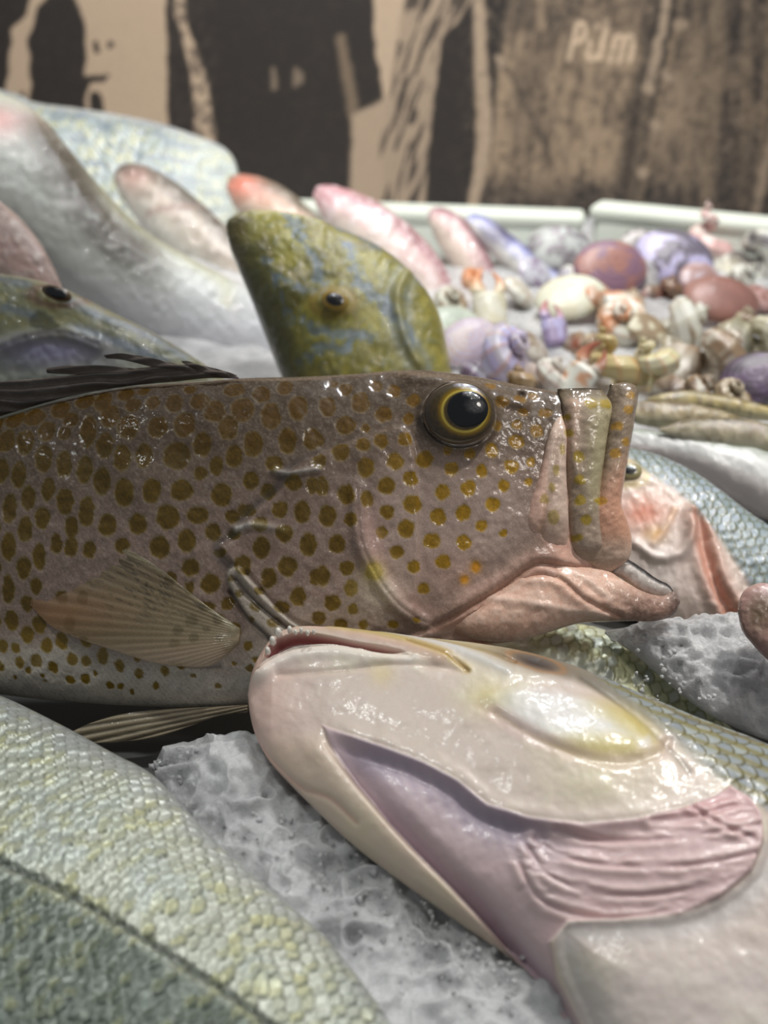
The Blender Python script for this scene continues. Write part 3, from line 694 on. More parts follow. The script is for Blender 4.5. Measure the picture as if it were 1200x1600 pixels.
# ------------------------------------------------------------------ pale-bellied fish in front, lying on its back
PF = Plane(700, 1250, .378, (-.05, -.42, .90))
def pale_fn(D):
    px, py, v = D['px'], D['py'], D['v']
    n1 = fbm(px/70, py/70, 101, 4); n2 = fbm(px/14, py/14, 102, 3); n3 = fbm(px/3, py/3, 103, 2)
    h = np.zeros(px.shape)
    c = np.tile(rgb(206, 190, 179), (len(px), 1))
    c = mix(c, sst(.42, .7, n1)*.5, rgb(212, 206, 178)); c = mix(c, sst(.5, .8, n2)*.12, rgb(205, 190, 186))
    # chin: pinker
    c = mix(c, g(np.hypot((px-410)/70, (py-1110)/110), 1)*.6, rgb(214, 176, 164))
    c = mix(c, sst(0, 60, 560-px)*sst(1060, 1180, py)*.2, rgb(216, 186, 176))
    # ---- back with scales at upper right
    bk_line = [(560, 985), (700, 1022), (800, 1065), (900, 1100), (980, 1150), (1040, 1200), (1090, 1250), (1150, 1275), (1210, 1310), (1400, 1400)]
    d, s, _ = dline(px, py, bk_line); back = np.where(s < 0, sst(-4, 16, d), 0)
    oliv = mix(np.tile(rgb(186, 176, 140), (len(px), 1)), sst(720, 930, px), rgb(120, 116, 104))
    c = mix(c, back*.85, oliv)
    th = math.radians(27); a = (D['mx']*math.cos(th)+D['my']*math.sin(th)); b = (-D['mx']*math.sin(th)+D['my']*math.cos(th))
    sh, sr, se = fish_scales(a/.0092+.25*n1, b/.0060+.2*n1, .66)
    d2, s2, _ = dline(px, py, [(900, 1060), (940, 1100), (1000, 1150), (1060, 1210), (1110, 1262), (1160, 1300), (1300, 1390)])
    ms = np.where(s2 < 0, sst(0, 22, d2), 0)*sst(880, 960, px)
    c = mix(c, ms*.9, rgb(132, 142, 150)); c = mix(c, ms*sst(.35, .9, sr)*.5, rgb(178, 184, 176)); c = mix(c, ms*sst(.8, .98, se)*.85, rgb(84, 76, 34))
    row = np.mod(b/.0060+.2*n1+.25, 1); c = mix(c, ms*g(row-.5, .2)*.7, rgb(122, 110, 48))
    h += ms*(sh-.4)*4
    for q in ([(1010, 1100), (1060, 1140), (1120, 1160), (1200, 1175)], [(905, 1085), (960, 1130), (1010, 1180), (1060, 1240)]):
        d, _, _ = dline(px, py, q); c = mix(c, g(d, 5)*.4, rgb(76, 66, 52)); h -= 1.2*g(d, 6)
    # ---- mouth
    mo = sdpoly(px, py, [(418, 1038), (428, 1018), (450, 1006), (480, 1003), (520, 1012), (560, 1024), (600, 1034), (635, 1046), (600, 1046), (560, 1036), (520, 1028), (470, 1028), (435, 1040)])
    h -= 26*sst(-3, 9, mo); c = mix(c, sst(-2, 5, mo), rgb(150, 92, 88)); c = mix(c, sst(5, 12, mo)*.7, rgb(74, 34, 38))
    lipu = [(408, 1060), (412, 1030), (428, 1000), (460, 985), (510, 990), (570, 1008), (640, 1030), (690, 1052)]
    d, s, _ = dline(px, py, lipu); m = g(d-2, 13)*sst(-4, 3, -mo)
    h += 9*m; c = mix(c, m*.75, rgb(212, 176, 158)); c = mix(c, g(np.where(s < 0, d, -d)-10, 7)*.55*sst(440, 520, px)*sst(800, 700, px), rgb(168, 142, 78))
    jl = [(410, 1060), (432, 1044), (470, 1032), (530, 1030), (580, 1040), (640, 1050)]
    d, s, _ = dline(px, py, jl); m = np.where(s > 0, g(d-10, 12), g(d, 3)); h += 8*m; c = mix(c, m*.7, rgb(240, 232, 222))
    d, _, _ = dline(px, py, [(440, 1072), (540, 1072), (620, 1066), (690, 1072), (725, 1080)]); h -= 3*g(d, 6); c = mix(c, g(d, 3)*.25, rgb(190, 160, 140))
    # upper-jaw bone strips: yellowish and bluish
    for q, w, k, cc in (([(520, 990), (600, 1008), (680, 1040), (728, 1074)], 8, 3, rgb(192, 172, 96)),
                        ([(600, 995), (680, 1018), (740, 1050), (790, 1080)], 9, 4, rgb(206, 208, 210)),
                        ([(560, 985), (640, 1000), (740, 1030), (800, 1060)], 5, -4, rgb(156, 132, 84)),
                        ([(640, 1022), (700, 1050), (730, 1078)], 4, -5, rgb(150, 116, 70))):
        d, _, _ = dline(px, py, q); h += k*g(d, w); c = mix(c, g(d, w)*.65, cc)
    # dark wet hollow with the eye at the upper edge
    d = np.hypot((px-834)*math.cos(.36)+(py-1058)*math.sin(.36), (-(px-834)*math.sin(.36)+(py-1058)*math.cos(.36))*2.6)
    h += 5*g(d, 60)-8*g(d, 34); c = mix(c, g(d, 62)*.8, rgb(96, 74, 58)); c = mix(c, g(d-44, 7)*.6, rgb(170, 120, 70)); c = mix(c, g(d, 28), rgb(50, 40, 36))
    # ---- cheek plate and gill-cover patch
    pt = sdpoly(px, py, [(752, 1120), (800, 1106), (870, 1108), (940, 1128), (990, 1160), (1008, 1195), (985, 1212), (930, 1216), (860, 1204), (800, 1176), (765, 1148)])
    c = mix(c, sst(-4, 22, pt)*.7, rgb(212, 213, 211))
    lowr = sst(-.2, .7, (px-760)/240*.5+(py-1120)/90*.5)
    c = mix(c, g(pt-10, 22)*sst(850, 980, px+(py-1160)*.7)*.8*sst(.25, .6, fbm(px/30, py/30, 108, 3)+.15), rgb(194, 176, 96))
    c = mix(c, g(np.hypot((px-760)/30, (py-1125)/30), 1)*.45, rgb(204, 188, 110))
    h += 2.5*sst(-8, 16, pt); d, s, _ = dline(px, py, [(770, 1150), (830, 1190), (900, 1222), (960, 1230), (1015, 1212), (1030, 1190)])
    h -= 3*g(d, 8); c = mix(c, g(d-7, 8)*.4, rgb(196, 164, 156)); c = mix(c, g(d, 3)*.4, rgb(170, 140, 112))
    c = mix(c, g(np.hypot((px-960)/90, (py-1250)/50), 1)*.35, rgb(214, 204, 160)); c = mix(c, g(np.hypot((px-600)/20, (py-1080)/20), 1)*.4, rgb(220, 200, 130))
    # ---- lower rim of the cheek; purple branchial skin underneath
    L1 = [(505, 1152), (540, 1168), (600, 1192), (660, 1218), (715, 1250), (760, 1288), (820, 1310), (900, 1322), (980, 1316), (1050, 1298), (1095, 1280), (1120, 1262)]
    L2 = [(505, 1152), (520, 1190), (560, 1245), (610, 1305), (665, 1362), (715, 1412), (765, 1462), (815, 1515), (860, 1570), (900, 1640)]
    d1, s1, t1 = dline(px, py, L1); d2, s2, t2 = dline(px, py, L2)
    below = (s1 > 0) & (py > 1150)
    mem = np.where(below & (s2 < 0), 1.0, 0.0)*sst(0, 5, d1)*sst(0, 5, d2)
    flap_edge = [(1120, 1262), (1152, 1285), (1168, 1315), (1168, 1350), (1148, 1400), (1100, 1440), (1040, 1462), (960, 1466), (880, 1462), (862, 1480), (868, 1530), (900, 1600), (940, 1700)]
    d3, s3, t3 = dline(px, py, flap_edge)
    inside = sdpoly(px, py, L1[::-1]+L2[1:-1]+[(880, 1600), (925, 1720), (960, 1720), (905, 1610), (868, 1540), (856, 1490), (880, 1466), (960, 1468), (1040, 1464), (1100, 1440), (1148, 1400), (1168, 1350), (1166, 1310), (1150, 1282)], False)
    mm = sst(0, 6, inside)
    c = mix(c, mm*.9, rgb(204, 180, 182))
    pur = g(d1-22, 30)*np.clip(sst(480, 600, px)*sst(930, 760, px), 0, 1)*mm
    c = mix(c, pur*.75, rgb(132, 122, 144)); c = mix(c, mm*g(d2-10, 18)*sst(1200, 1300, py)*.65, rgb(150, 128, 142))
    c = mix(c, mm*g(np.hypot((px-640)/90, (py-1270)/60), 1)*.4, rgb(196, 176, 186))
    c = mix(c, mm*sst(820, 960, px)*.5, rgb(222, 188, 186))
    h += mm*(-20*sst(0, 26, d1)*sst(1110, 900, px)*sst(500, 560, px)+ 12*g(d1-70, 60))
    h -= mm*14*sst(40, 0, d2)*sst(1160, 1260, py)
    h += 3*g(np.where(s1 < 0, d1, -d1)-6, 12)*sst(500, 560, px)
    # fine gill rays seen through the membrane
    w = np.sin((px*1.0-py*.35)/3.1); c = mix(c, mm*g(d1-40, 22)*(.5+.5*w)*.18*sst(560, 640, px)*sst(860, 760, px), rgb(240, 225, 215))
    # folds of the pink gill flap, crease shade and highlights painted into the colour
    for k, q in enumerate(([(860, 1330), (920, 1345), (1000, 1350), (1080, 1345), (1165, 1330)], [(830, 1340), (880, 1372), (960, 1388), (1060, 1392), (1160, 1372)],
              [(815, 1345), (850, 1395), (920, 1424), (1000, 1432), (1100, 1418), (1145, 1400)], [(800, 1360), (830, 1420), (880, 1448), (960, 1462), (1060, 1452)],
              [(1000, 1320), (1060, 1318), (1120, 1300), (1155, 1300)], [(1060, 1300), (1100, 1330), (1150, 1352)])):
        d, s, _ = dline(px, py, q); aa = mm*sst(.25, .6, fbm(px/50+k, py/20, 140+k, 3)); h += aa*(4*g(d-7, 8)-3*g(d, 5)); c = mix(c, aa*g(d, 4)*.35, rgb(180, 144, 144)); c = mix(c, aa*g(d-9, 6)*.3, rgb(236, 212, 204))
    h += mm*g(d3, 12)*5*sst(900, 1000, px)
    c = mix(c, g(np.hypot((px-1085)/70, (py-1290)/28), 1)*.45*mm, rgb(206, 150, 152))
    # under the flap: hollow with a painted grey shadow crescent, then the white belly
    crescent = np.where((inside < 0) & (s3 < 0), 1, 0)*g(d3-18, 26)*sst(1280, 1400, py)
    c = mix(c, crescent*.5, rgb(176, 174, 176)); bel = np.where((s3 < 0) & (py > 1270) & (inside < 0), 1, 0)*sst(1270, 1320, py); h += bel*(7*sst(0, 110, d3)-4*g(d3-10, 30)*sst(0, 16, d3))
    c = mix(c, sst(1480, 1560, py)*sst(860, 960, px)*.5, rgb(232, 222, 218))
    # outer jaw strip ridge, tan
    strip = np.where(s2 > 0, 1, 0)*sst(1150, 1200, py)
    c = mix(c, strip*.45, rgb(206, 186, 160)); h += strip*7*g(d2-18, 22); h -= 7*g(d2, 5)*sst(1160, 1200, py); c = mix(c, g(d2, 4)*.6*sst(1180, 1240, py), rgb(112, 92, 92))
    d, s, _ = dline(px, py, [(392, 1130), (420, 1185), (470, 1235), (520, 1262), (560, 1300)]); h -= 4*g(d, 5); c = mix(c, g(d, 3)*.3, rgb(186, 130, 120))
    h += 8*(n1-.5)+1.0*(n2-.5)
    return h, c
FF = empty('emperor_fish', ground_pt(700, 1330, 0), 'large white-bellied fish in front, snout left, with purple gill membrane and scaly back', 'fish')
Gf = Geo()
Gf.add(*loft(PF, [(388, 1085), (396, 1050), (412, 1022), (432, 998), (465, 985), (520, 986), (600, 993), (700, 1004), (780, 1015), (860, 1034), (930, 1058), (1000, 1088), (1100, 1130), (1200, 1168), (1350, 1240), (1500, 1340), (1700, 1520), (1900, 1740)],
             [(388, 1090), (391, 1118), (400, 1150), (420, 1188), (450, 1222), (490, 1262), (540, 1310), (600, 1358), (670, 1408), (740, 1458), (800, 1500), (850, 1550), (900, 1630), (960, 1740), (1050, 1880), (1200, 2020), (1450, 2100), (1880, 1800)],
             [6, 40, 58, 72, 84, 94, 100, 104, 108, 110, 112, 112, 112, 112, 110, 100, 80, 50, 6], pale_fn, step=2.3, ex=2.5))
Gf.obj('body', M_pale, FF)
tr = random.Random(3)
for (x, y, r) in ((424, 1036, 4.2), (432, 1022, 5), (441, 1011, 5.5), (459, 1009, 4), (468, 1014, 3), (477, 1013, 3), (487, 1018, 3), (497, 1018, 2.6)):
    Gt = Geo().add(*dome(PF, x, y, r*1.1, r*1.3, r*2.6, flat(rgb(238, 232, 222)), lift=36+min(30, (x-410)*.35), nr=8, na=14, below=.6))
    Gt.obj('tooth', M_eye, FF)

# ------------------------------------------------------------------ big silver fish at lower left
PS = Plane(180, 1400, .345, (0, -.14, .99))
def silver_fn(lat, sz, ang, dark_below=True, tone=(206, 208, 196), relief=7, blot=0):
    def f(D):
        px, py, v = D['px'], D['py'], D['v']
        n1 = fbm(px/60, py/60, 111, 4); n2 = fbm(px/10, py/10, 112, 3)
        th = math.radians(ang); wob = .005*(n1-.5)+.0012*(n2-.5)
        a = D['mx']*math.cos(th)+D['my']*math.sin(th)+wob; b = -D['mx']*math.sin(th)+D['my']*math.cos(th)+wob
        sh, sr, se = fish_scales(a/sz, b/(sz*.78), .64)
        c = np.tile(rgb(*tone), (len(px), 1)); c = mix(c, sr*.55, rgb(150, 154, 132)); c = mix(c, sst(.45, 1, sr)*.6, rgb(222, 218, 166))
        c = mix(c, sst(.70, 1, se)*.7, rgb(96, 100, 84)); c = mix(c, sst(.45, .7, n1)*.3, rgb(176, 186, 190))
        h = relief*(sh-.4)*(.6+.8*sr)+2*(n2-.5)+8*(n1-.5)
        if lat is not None:
            d, s, _ = dline(px, py, lat); c = mix(c, g(d, 6)*.85, rgb(58, 64, 56)); h -= 6*g(d, 7)
            bl = np.where(s > 0, sst(0, 30, d), 0)
            c = mix(c, bl*.78, rgb(74, 84, 76)); c = mix(c, bl*sst(.7, .95, sr)*.4*sst(1, .6, se), rgb(190, 190, 140))
        if blot: c = mix(c, sst(.5, .68, fbm(px/34, py/12, 119, 3))*.6, rgb(98, 112, 128)); c = mix(c, sst(250, 330, px)*.4, rgb(186, 192, 178))
        up = sst(-.75, -1, v); c = mix(c, up*.6, rgb(176, 176, 180)); h = h*(1-.6*up)
        return h, c
    return f
SF = empty('silver_fish', ground_pt(150, 1450, 0), 'big silver fish with large pale-yellow scales and dark lateral line, lower left corner', 'fish')
lat_s = [(-400, 1210), (-200, 1300), (0, 1393), (100, 1440), (200, 1497), (300, 1560), (380, 1612), (500, 1700)]
Gs = Geo().add(*loft(PS, [(-640, 1260), (-450, 1150), (-250, 1080), (-100, 1062), (0, 1090), (100, 1138), (180, 1182), (240, 1215), (300, 1278), (360, 1340), (430, 1400), (500, 1460), (560, 1530), (620, 1620), (680, 1750)],
                     [(-640, 1270), (-560, 1360), (-500, 1450), (-420, 1600), (-320, 1720), (-200, 1800), (-50, 1860), (80, 1900), (200, 1930), (320, 1950), (430, 1950), (520, 1930), (600, 1890), (650, 1840), (680, 1760)],
                     [4, 40, 70, 84, 90, 92, 92, 90, 84, 70, 50, 6], silver_fn(lat_s, .0066, 33, relief=12), step=2.8, ex=2.3))
Gs.obj('body', M_silver, SF)

# ------------------------------------------------------------------ helper for the fishes further back
def simple_body(pl, top, bot, T, back_c, side_c, belly_c, flip=1, extra=None, step=4, seed=1, lift=0, ex=2.2):
    def f(D):
        px, py, v = D['px'], D['py'], D['v']*flip
        n1 = fbm(px/40, py/40, seed, 4); n2 = fbm(px/9, py/9, seed+7, 3)
        c = np.tile(side_c, (len(px), 1)); q = v+.5*(n1-.5)
        c = mix(c, sst(.0, -.6, q), back_c); c = mix(c, sst(.1, .75, q), belly_c)
        n4 = fbm(px/22, py/8, seed+3, 3); c = mix(c, sst(.5, .7, n4)*.35, c*.72); c = mix(c, sst(.55, .75, n2)*.3, rgb(240, 238, 232))
        h = 5*(n1-.5)+3.5*(n2-.5)
        if extra: h, c = extra(D, h, c, n1, n2)
        return h, c
    return Geo().add(*loft(pl, top, bot, T, f, step=step, ex=ex, lift=lift))
def add_eye(pl, x, y, rx, ry, lift, parent, iris=(150, 140, 100), pup=.55, ang=0):
    def f(D):
        c = np.tile(rgb(*iris), (len(D['px']), 1)); c = mix(c, 1-sst(pup-.08, pup+.05, D['r']), rgb(14, 14, 16)); return np.zeros(len(c)), c
    return Geo().add(*dome(pl, x, y, rx, ry, rx*.34, f, lift=lift, ang=ang, nr=14, na=30)).obj('eye', M_eye, parent)
def eye_ring(x, y, rx, ry, col, k=8):
    def f(px, py, h, c):
        d = np.hypot((px-x)/rx, (py-y)/ry); h = h+k*g(d, 1.3); return h, mix(c, g(d-1.15, .3)*.7, col)
    return f

# ---- green parrot-like fish head, snout up-left, behind the grouper's nape
PW = Plane(540, 470, .66, (.05, -.80, .60))
def wrasse_x(D, h, c, n1, n2):
    px, py = D['px'], D['py']
    c = np.tile(rgb(160, 152, 58), (len(px), 1)); c = mix(c, sst(.35, .7, n1)*.75, rgb(104, 98, 40)); c = mix(c, sst(.5, .7, fbm(px/20, py/20, 29, 3))*.5, rgb(196, 182, 84)); c = mix(c, sst(500, 640, px)*.4, rgb(178, 168, 90))
    c = mix(c, sst(.2, -.9, D['v'])*0, c)
    blue = rgb(118, 136, 160)
    for q, w in (([(450, 345), (478, 400), (496, 440), (505, 470)], 9), ([(545, 400), (560, 460), (600, 500), (640, 560)], 10), ([(430, 440), (460, 470), (500, 480)], 7),
                 ([(470, 520), (520, 542), (580, 548)], 9), ([(470, 580), (510, 560), (540, 570)], 9), ([(600, 390), (640, 420), (660, 450)], 9), ([(415, 420), (440, 470), (450, 520)], 5), ([(520, 360), (560, 380), (590, 400)], 8)):
        d, _, _ = dline(px, py, q); c = mix(c, (1-sst(w*.3, w*1.3, d+26*(n2-.5)))*.75, blue)
    c = mix(c, sst(.55, .72, n2)*.25, blue)
    c = mix(c, sst(395, 362, px)*.5, rgb(150, 100, 44)); d, _, _ = dline(px, py, [(358, 352), (400, 336), (450, 340), (500, 352)]); c = mix(c, g(d, 7)*.8, rgb(222, 216, 176)); h = h+5*g(d, 8)  # pale line along the snout is a painted highlight
    left = dline(px, py, [(356, 360), (385, 440), (420, 520), (450, 590)])[0]; c = mix(c, g(left, 38)*.75, rgb(66, 66, 40))
    d, s, _ = dline(px, py, [(640, 430), (618, 480), (625, 540), (650, 590)]); h = h+8*g(d, 8); c = mix(c, g(d, 5)*.5, rgb(170, 160, 110)); c = mix(c, g(d-14, 9)*.5, rgb(150, 158, 172))
    h, c = eye_ring(520, 495, 26, 18, rgb(176, 146, 60), 9)(px, py, h, c); h = h+7*g(np.hypot((px-450)/26, (py-465)/24), 1)
    return h, c
W_ = empty('wrasse', ground_pt(540, 560, .02), 'olive-green fish with blue streaks, snout pointing up, behind the grouper nape', 'fish')
simple_body(PW, [(354, 365), (356, 348), (375, 335), (420, 332), (480, 342), (540, 362), (600, 392), (650, 435), (685, 490), (702, 560), (720, 680), (730, 800)],
            [(355, 370), (362, 395), (378, 435), (395, 475), (412, 520), (432, 570), (450, 610), (480, 680), (520, 740), (570, 790), (640, 820), (725, 815)],
            [8, 30, 44, 54, 62, 68, 72, 70, 60, 44, 20, 4], rgb(150, 145, 50), rgb(150, 145, 50), rgb(150, 145, 50), extra=wrasse_x, seed=21, step=3).obj('body', M_bgfish, W_)
add_eye(PW, 523, 500, 21, 15, 84, W_, (170, 140, 60), .66, .25)

# ---- green and lilac fish at the left edge
PL_ = Plane(120, 530, .60, (.12, -.88, .46))
def lf_x(D, h, c, n1, n2):
    px, py = D['px'], D['py']
    c = np.tile(rgb(160, 154, 104), (len(px), 1)); c = mix(c, sst(.35, .7, n2)*.35, rgb(120, 132, 140)); c = mix(c, sst(.45, .7, n1)*.5, rgb(128, 122, 66))
    c = mix(c, sst(520, 580, py-(px-100)*.05)*sst(340, 200, px)*.85, rgb(206, 210, 196))
    c = mix(c, g(np.hypot((px-90)/95, (py-556)/26), 1)*.9, rgb(176, 170, 206))
    for q in ([(100, 470), (150, 495), (220, 520), (290, 560)], [(0, 440), (50, 450)], [(130, 520), (200, 545), (260, 570)], [(20, 490), (60, 500)]):
        d, _, _ = dline(px, py, q); c = mix(c, g(d, 9)*.6, rgb(112, 128, 158))
    d, s, _ = dline(px, py, [(0, 560), (30, 545), (70, 531), (110, 528), (160, 545)]); h = h+6*g(d-4, 7); c = mix(c, g(d, 4)*.4, rgb(110, 100, 120))
    h, c = eye_ring(98, 467, 34, 16, rgb(120, 84, 66), 6)(px, py, h, c); return h, c
L_ = empty('wrasse', ground_pt(120, 620, .02), 'green and lilac fish at left edge, low eye, behind the grouper dorsal fin', 'fish')
simple_body(PL_, [(-420, 520), (-250, 440), (-80, 424), (0, 428), (60, 438), (110, 455), (170, 485), (240, 520), (300, 556), (360, 600), (420, 660)],
            [(-420, 540), (-300, 640), (-160, 690), (-40, 710), (60, 715), (150, 715), (230, 712), (300, 708), (350, 700), (390, 690), (420, 670)],
            [6, 46, 60, 62, 62, 58, 52, 46, 38, 26, 5], rgb(150, 145, 100), rgb(150, 145, 100), rgb(200, 200, 180), extra=lf_x, seed=31, step=3.2).obj('body', M_bgfish, L_)
add_eye(PL_, 99, 469, 24, 11, 52, L_, (110, 84, 60), .7, .35)

# ---- large pale fish sweeping from upper left
PB = Plane(220, 420, .77, (.12, -.90, .42))
def pb_x(D, h, c, n1, n2):
    px, py = D['px'], D['py']
    c = np.tile(rgb(214, 218, 212), (len(px), 1)); c = mix(c, sst(380, 560, py)*.55, rgb(210, 208, 226))
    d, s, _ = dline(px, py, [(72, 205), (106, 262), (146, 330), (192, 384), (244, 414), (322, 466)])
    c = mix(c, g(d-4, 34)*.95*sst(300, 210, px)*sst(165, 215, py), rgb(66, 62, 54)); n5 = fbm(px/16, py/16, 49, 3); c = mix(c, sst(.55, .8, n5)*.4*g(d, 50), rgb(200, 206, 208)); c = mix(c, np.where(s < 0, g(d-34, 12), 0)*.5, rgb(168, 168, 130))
    c = mix(c, g(np.hypot((px-40)/60, (py-200)/36), 1)*.5, rgb(160, 150, 140)); c = mix(c, g(np.hypot((px-10)/36, (py-212)/26), 1)*.75, rgb(206, 136, 128))
    c = mix(c, g(np.hypot((px-20)/60, (py-160)/22), 1)*.5, rgb(170, 180, 160))
    h = h+14*g(d+6, 40)*0; h = h-8*g(np.where(s < 0, d, 0)-16, 14)*np.where(s < 0, 1, 0)
    return h*.8, c
B_ = empty('snapper', ground_pt(300, 540, .04), 'large smooth white fish curving down from the upper left behind the other heads', 'fish')
simple_body(PB, [(-330, 140), (-200, 100), (-80, 115), (0, 145), (60, 178), (110, 235), (160, 295), (230, 362), (310, 410), (390, 452), (450, 500), (500, 590)],
            [(-330, 170), (-260, 280), (-160, 330), (-40, 380), (30, 400), (80, 440), (130, 485), (200, 530), (280, 580), (350, 620), (420, 640), (500, 620)],
            [6, 60, 76, 82, 84, 82, 78, 72, 62, 48, 30, 5], rgb(200, 205, 200), rgb(210, 214, 210), rgb(214, 216, 214), extra=pb_x, seed=41, step=3.4, ex=2.0).obj('body', M_bgfish, B_)

def small(name, label, cat, pl, top, bot, T, bc, sc, lc, eye=None, extra=None, seed=1, flip=1, group=None, mat=None, ring=None, step=3.5, base=None):
    gg = simple_body(pl, top, bot, T, rgb(*bc), rgb(*sc), rgb(*lc), flip=flip, extra=extra, seed=seed, step=step)
    b = gg.base()
    o = empty(name, b, label, cat, group)
    gg.obj('body', mat or M_bgfish, o)
    if eye: add_eye(pl, *eye, o)
    return o
small('mullet', 'dusky pink fish at the left edge, tucked under the large white fish', 'fish', Plane(30, 370, .665, (0, -.8, .6)),
      [(-300, 250), (-150, 240), (-40, 290), (20, 330), (60, 375), (85, 420), (98, 452)], [(-300, 270), (-200, 380), (-100, 430), (-20, 450), (30, 458), (70, 462), (98, 460)],
      [5, 40, 46, 44, 36, 24, 5], (176, 150, 142), (206, 172, 164), (214, 196, 190), seed=51)
def pinkgrey(D, h, c, n1, n2):
    px, py = D['px'], D['py']
    c = mix(c, g(np.hypot((px-215)/28, (py-285)/26), 1)*.6, rgb(196, 150, 140)); d, _, _ = dline(px, py, [(235, 350), (280, 348), (330, 342), (370, 350)])
    c = mix(c, g(d, 6)*.5, rgb(140, 110, 100)); d, _, _ = dline(px, py, [(196, 262), (240, 275), (290, 310), (340, 350), (380, 390)]); c = mix(c, g(d, 14)*.5, rgb(90, 84, 80)); return h, c
small('snapper', 'greyish fish with pink snout, in front of the silvery slab-sided fish', 'fish', Plane(270, 350, .92, (.1, -.7, .7)),
      [(178, 282), (184, 264), (205, 258), (240, 268), (290, 300), (340, 345), (390, 400), (430, 470)], [(179, 286), (192, 312), (215, 345), (250, 385), (300, 425), (350, 455), (400, 478), (428, 480)],
      [5, 26, 38, 44, 46, 42, 28, 5], (104, 98, 90), (186, 174, 162), (206, 202, 190), extra=pinkgrey, seed=61)
def redtip(D, h, c, n1, n2):
    px, py = D['px'], D['py']; c = mix(c, g(np.hypot((px-378)/34, (py-296)/26), 1)*.85, rgb(216, 128, 110)); return h, c
small('red_mullet', 'small fish with a reddish-orange snout, above the olive-green fish', 'fish', Plane(400, 310, 1.0, (.1, -.75, .66)),
      [(354, 292), (360, 278), (380, 274), (420, 284), (460, 308), (500, 345), (540, 400)], [(355, 298), (366, 322), (390, 345), (420, 372), (460, 400), (500, 415), (538, 408)],
      [5, 22, 30, 34, 34, 26, 4], (120, 110, 96), (198, 160, 140), (206, 190, 170), extra=redtip, seed=71)
def pinklong(D, h, c, n1, n2):
    px, py = D['px'], D['py']; c = mix(c, g(np.hypot((px-515)/40, (py-315)/30), 1)*.6, rgb(206, 146, 156)); c = mix(c, sst(.5, .7, n2)*.35, rgb(236, 226, 232)); return h, c
small('red_mullet', 'long pale pink fish, second snout right of the olive-green fish', 'fish', Plane(600, 380, .93, (.1, -.75, .66)),
      [(489, 304), (496, 292), (520, 291), (570, 308), (620, 340), (670, 385), (700, 430), (722, 478)], [(490, 310), (502, 336), (530, 368), (575, 408), (620, 445), (660, 475), (690, 490), (720, 486)],
      [5, 22, 30, 34, 34, 30, 20, 4], (170, 128, 132), (208, 180, 176), (222, 210, 198), extra=pinklong, seed=81)
small('red_mullet', 'pinkish short fish snout leaning beside the striped lilac fish', 'fish', Plane(720, 390, .98, (.1, -.75, .66)),
      [(668, 338), (674, 326), (694, 326), (724, 345), (752, 380), (772, 420), (785, 455)], [(669, 344), (680, 372), (698, 402), (722, 432), (745, 450), (765, 460), (784, 460)],
      [4, 16, 22, 24, 22, 14, 4], (168, 126, 134), (208, 178, 176), (222, 206, 192), extra=None, seed=91)
def lil(D, h, c, n1, n2):
    px, py = D['px'], D['py']; w = np.sin(D['t']*62); c = mix(c, (w > .2)*.35*sst(-.3, .4, D['v']), rgb(240, 240, 236))
    c = mix(c, g(np.hypot((px-778)/26, (py-372)/16), 1)*.9, rgb(66, 62, 92)); return h, c
small('squid', 'striped lilac and blue slender fish lying before the left pale block', 'fish', Plane(790, 390, .97, (.1, -.75, .66)),
      [(728, 342), (740, 334), (765, 344), (800, 370), (835, 398), (865, 418), (895, 440)], [(729, 347), (742, 368), (765, 392), (795, 418), (825, 440), (860, 452), (892, 448)],
      [4, 14, 19, 20, 18, 12, 4], (120, 124, 176), (178, 180, 214), (226, 224, 216), extra=lil, seed=95)
# ---- silvery fish body lying against the mural
PSl = Plane(220, 270, 1.07, (0, -.80, .60))
gs = Geo().add(*loft(PSl, [(-260, 150), (-120, 120), (20, 148), (60, 164), (150, 176), (240, 192), (300, 210), (345, 228), (365, 248), (374, 275)],
                     [(-260, 260), (-120, 330), (20, 380), (80, 400), (160, 420), (240, 430), (300, 430), (345, 410), (366, 372), (375, 320)],
                     [20, 40, 46, 48, 48, 46, 42, 34, 20, 6], silver_fn(None, .0082, 12, tone=(160, 172, 178), relief=6, blot=1), step=3.4, ex=3.0))
o = empty('silver_fish', gs.base(), 'broad silvery grey fish body glittering against the mural at upper left', 'fish'); gs.obj('body', M_bgfish, o)

# ---- two pale trays / blocks along the wall
def block(label, x0, y0, x1, y1, z1):
    p0 = ground_pt(x0, y0, z1); p1 = ground_pt(x1, y1, z1); L = float(np.hypot(*(p1-p0)[:2])); ang = math.atan2(p1[1]-p0[1], p1[0]-p0[0])
    o = empty('fish_box', (p0[0], p0[1], .02), label, 'box', 'pale boxes along the wall')
    oz = box('box_body', (p0[0], p0[1], .02), (p0[0]+L, p0[1]+.03, z1-.004), rgb(206, 212, 202), M_plain, .012, o)
    rm = box('rim', (p0[0]-.003, p0[1]-.004, z1-.016), (p0[0]+L+.002, p0[1]+.034, z1-.001), rgb(212, 218, 206), M_plain, .007, o)
    o.rotation_euler = (0, 0, ang); return o
block('long pale greenish box along the wall behind the pink snouts', 425, 316, 912, 334, .076)
block('pale greenish box along the wall at the right, behind the shells', 926, 318, 1420, 366, .086)

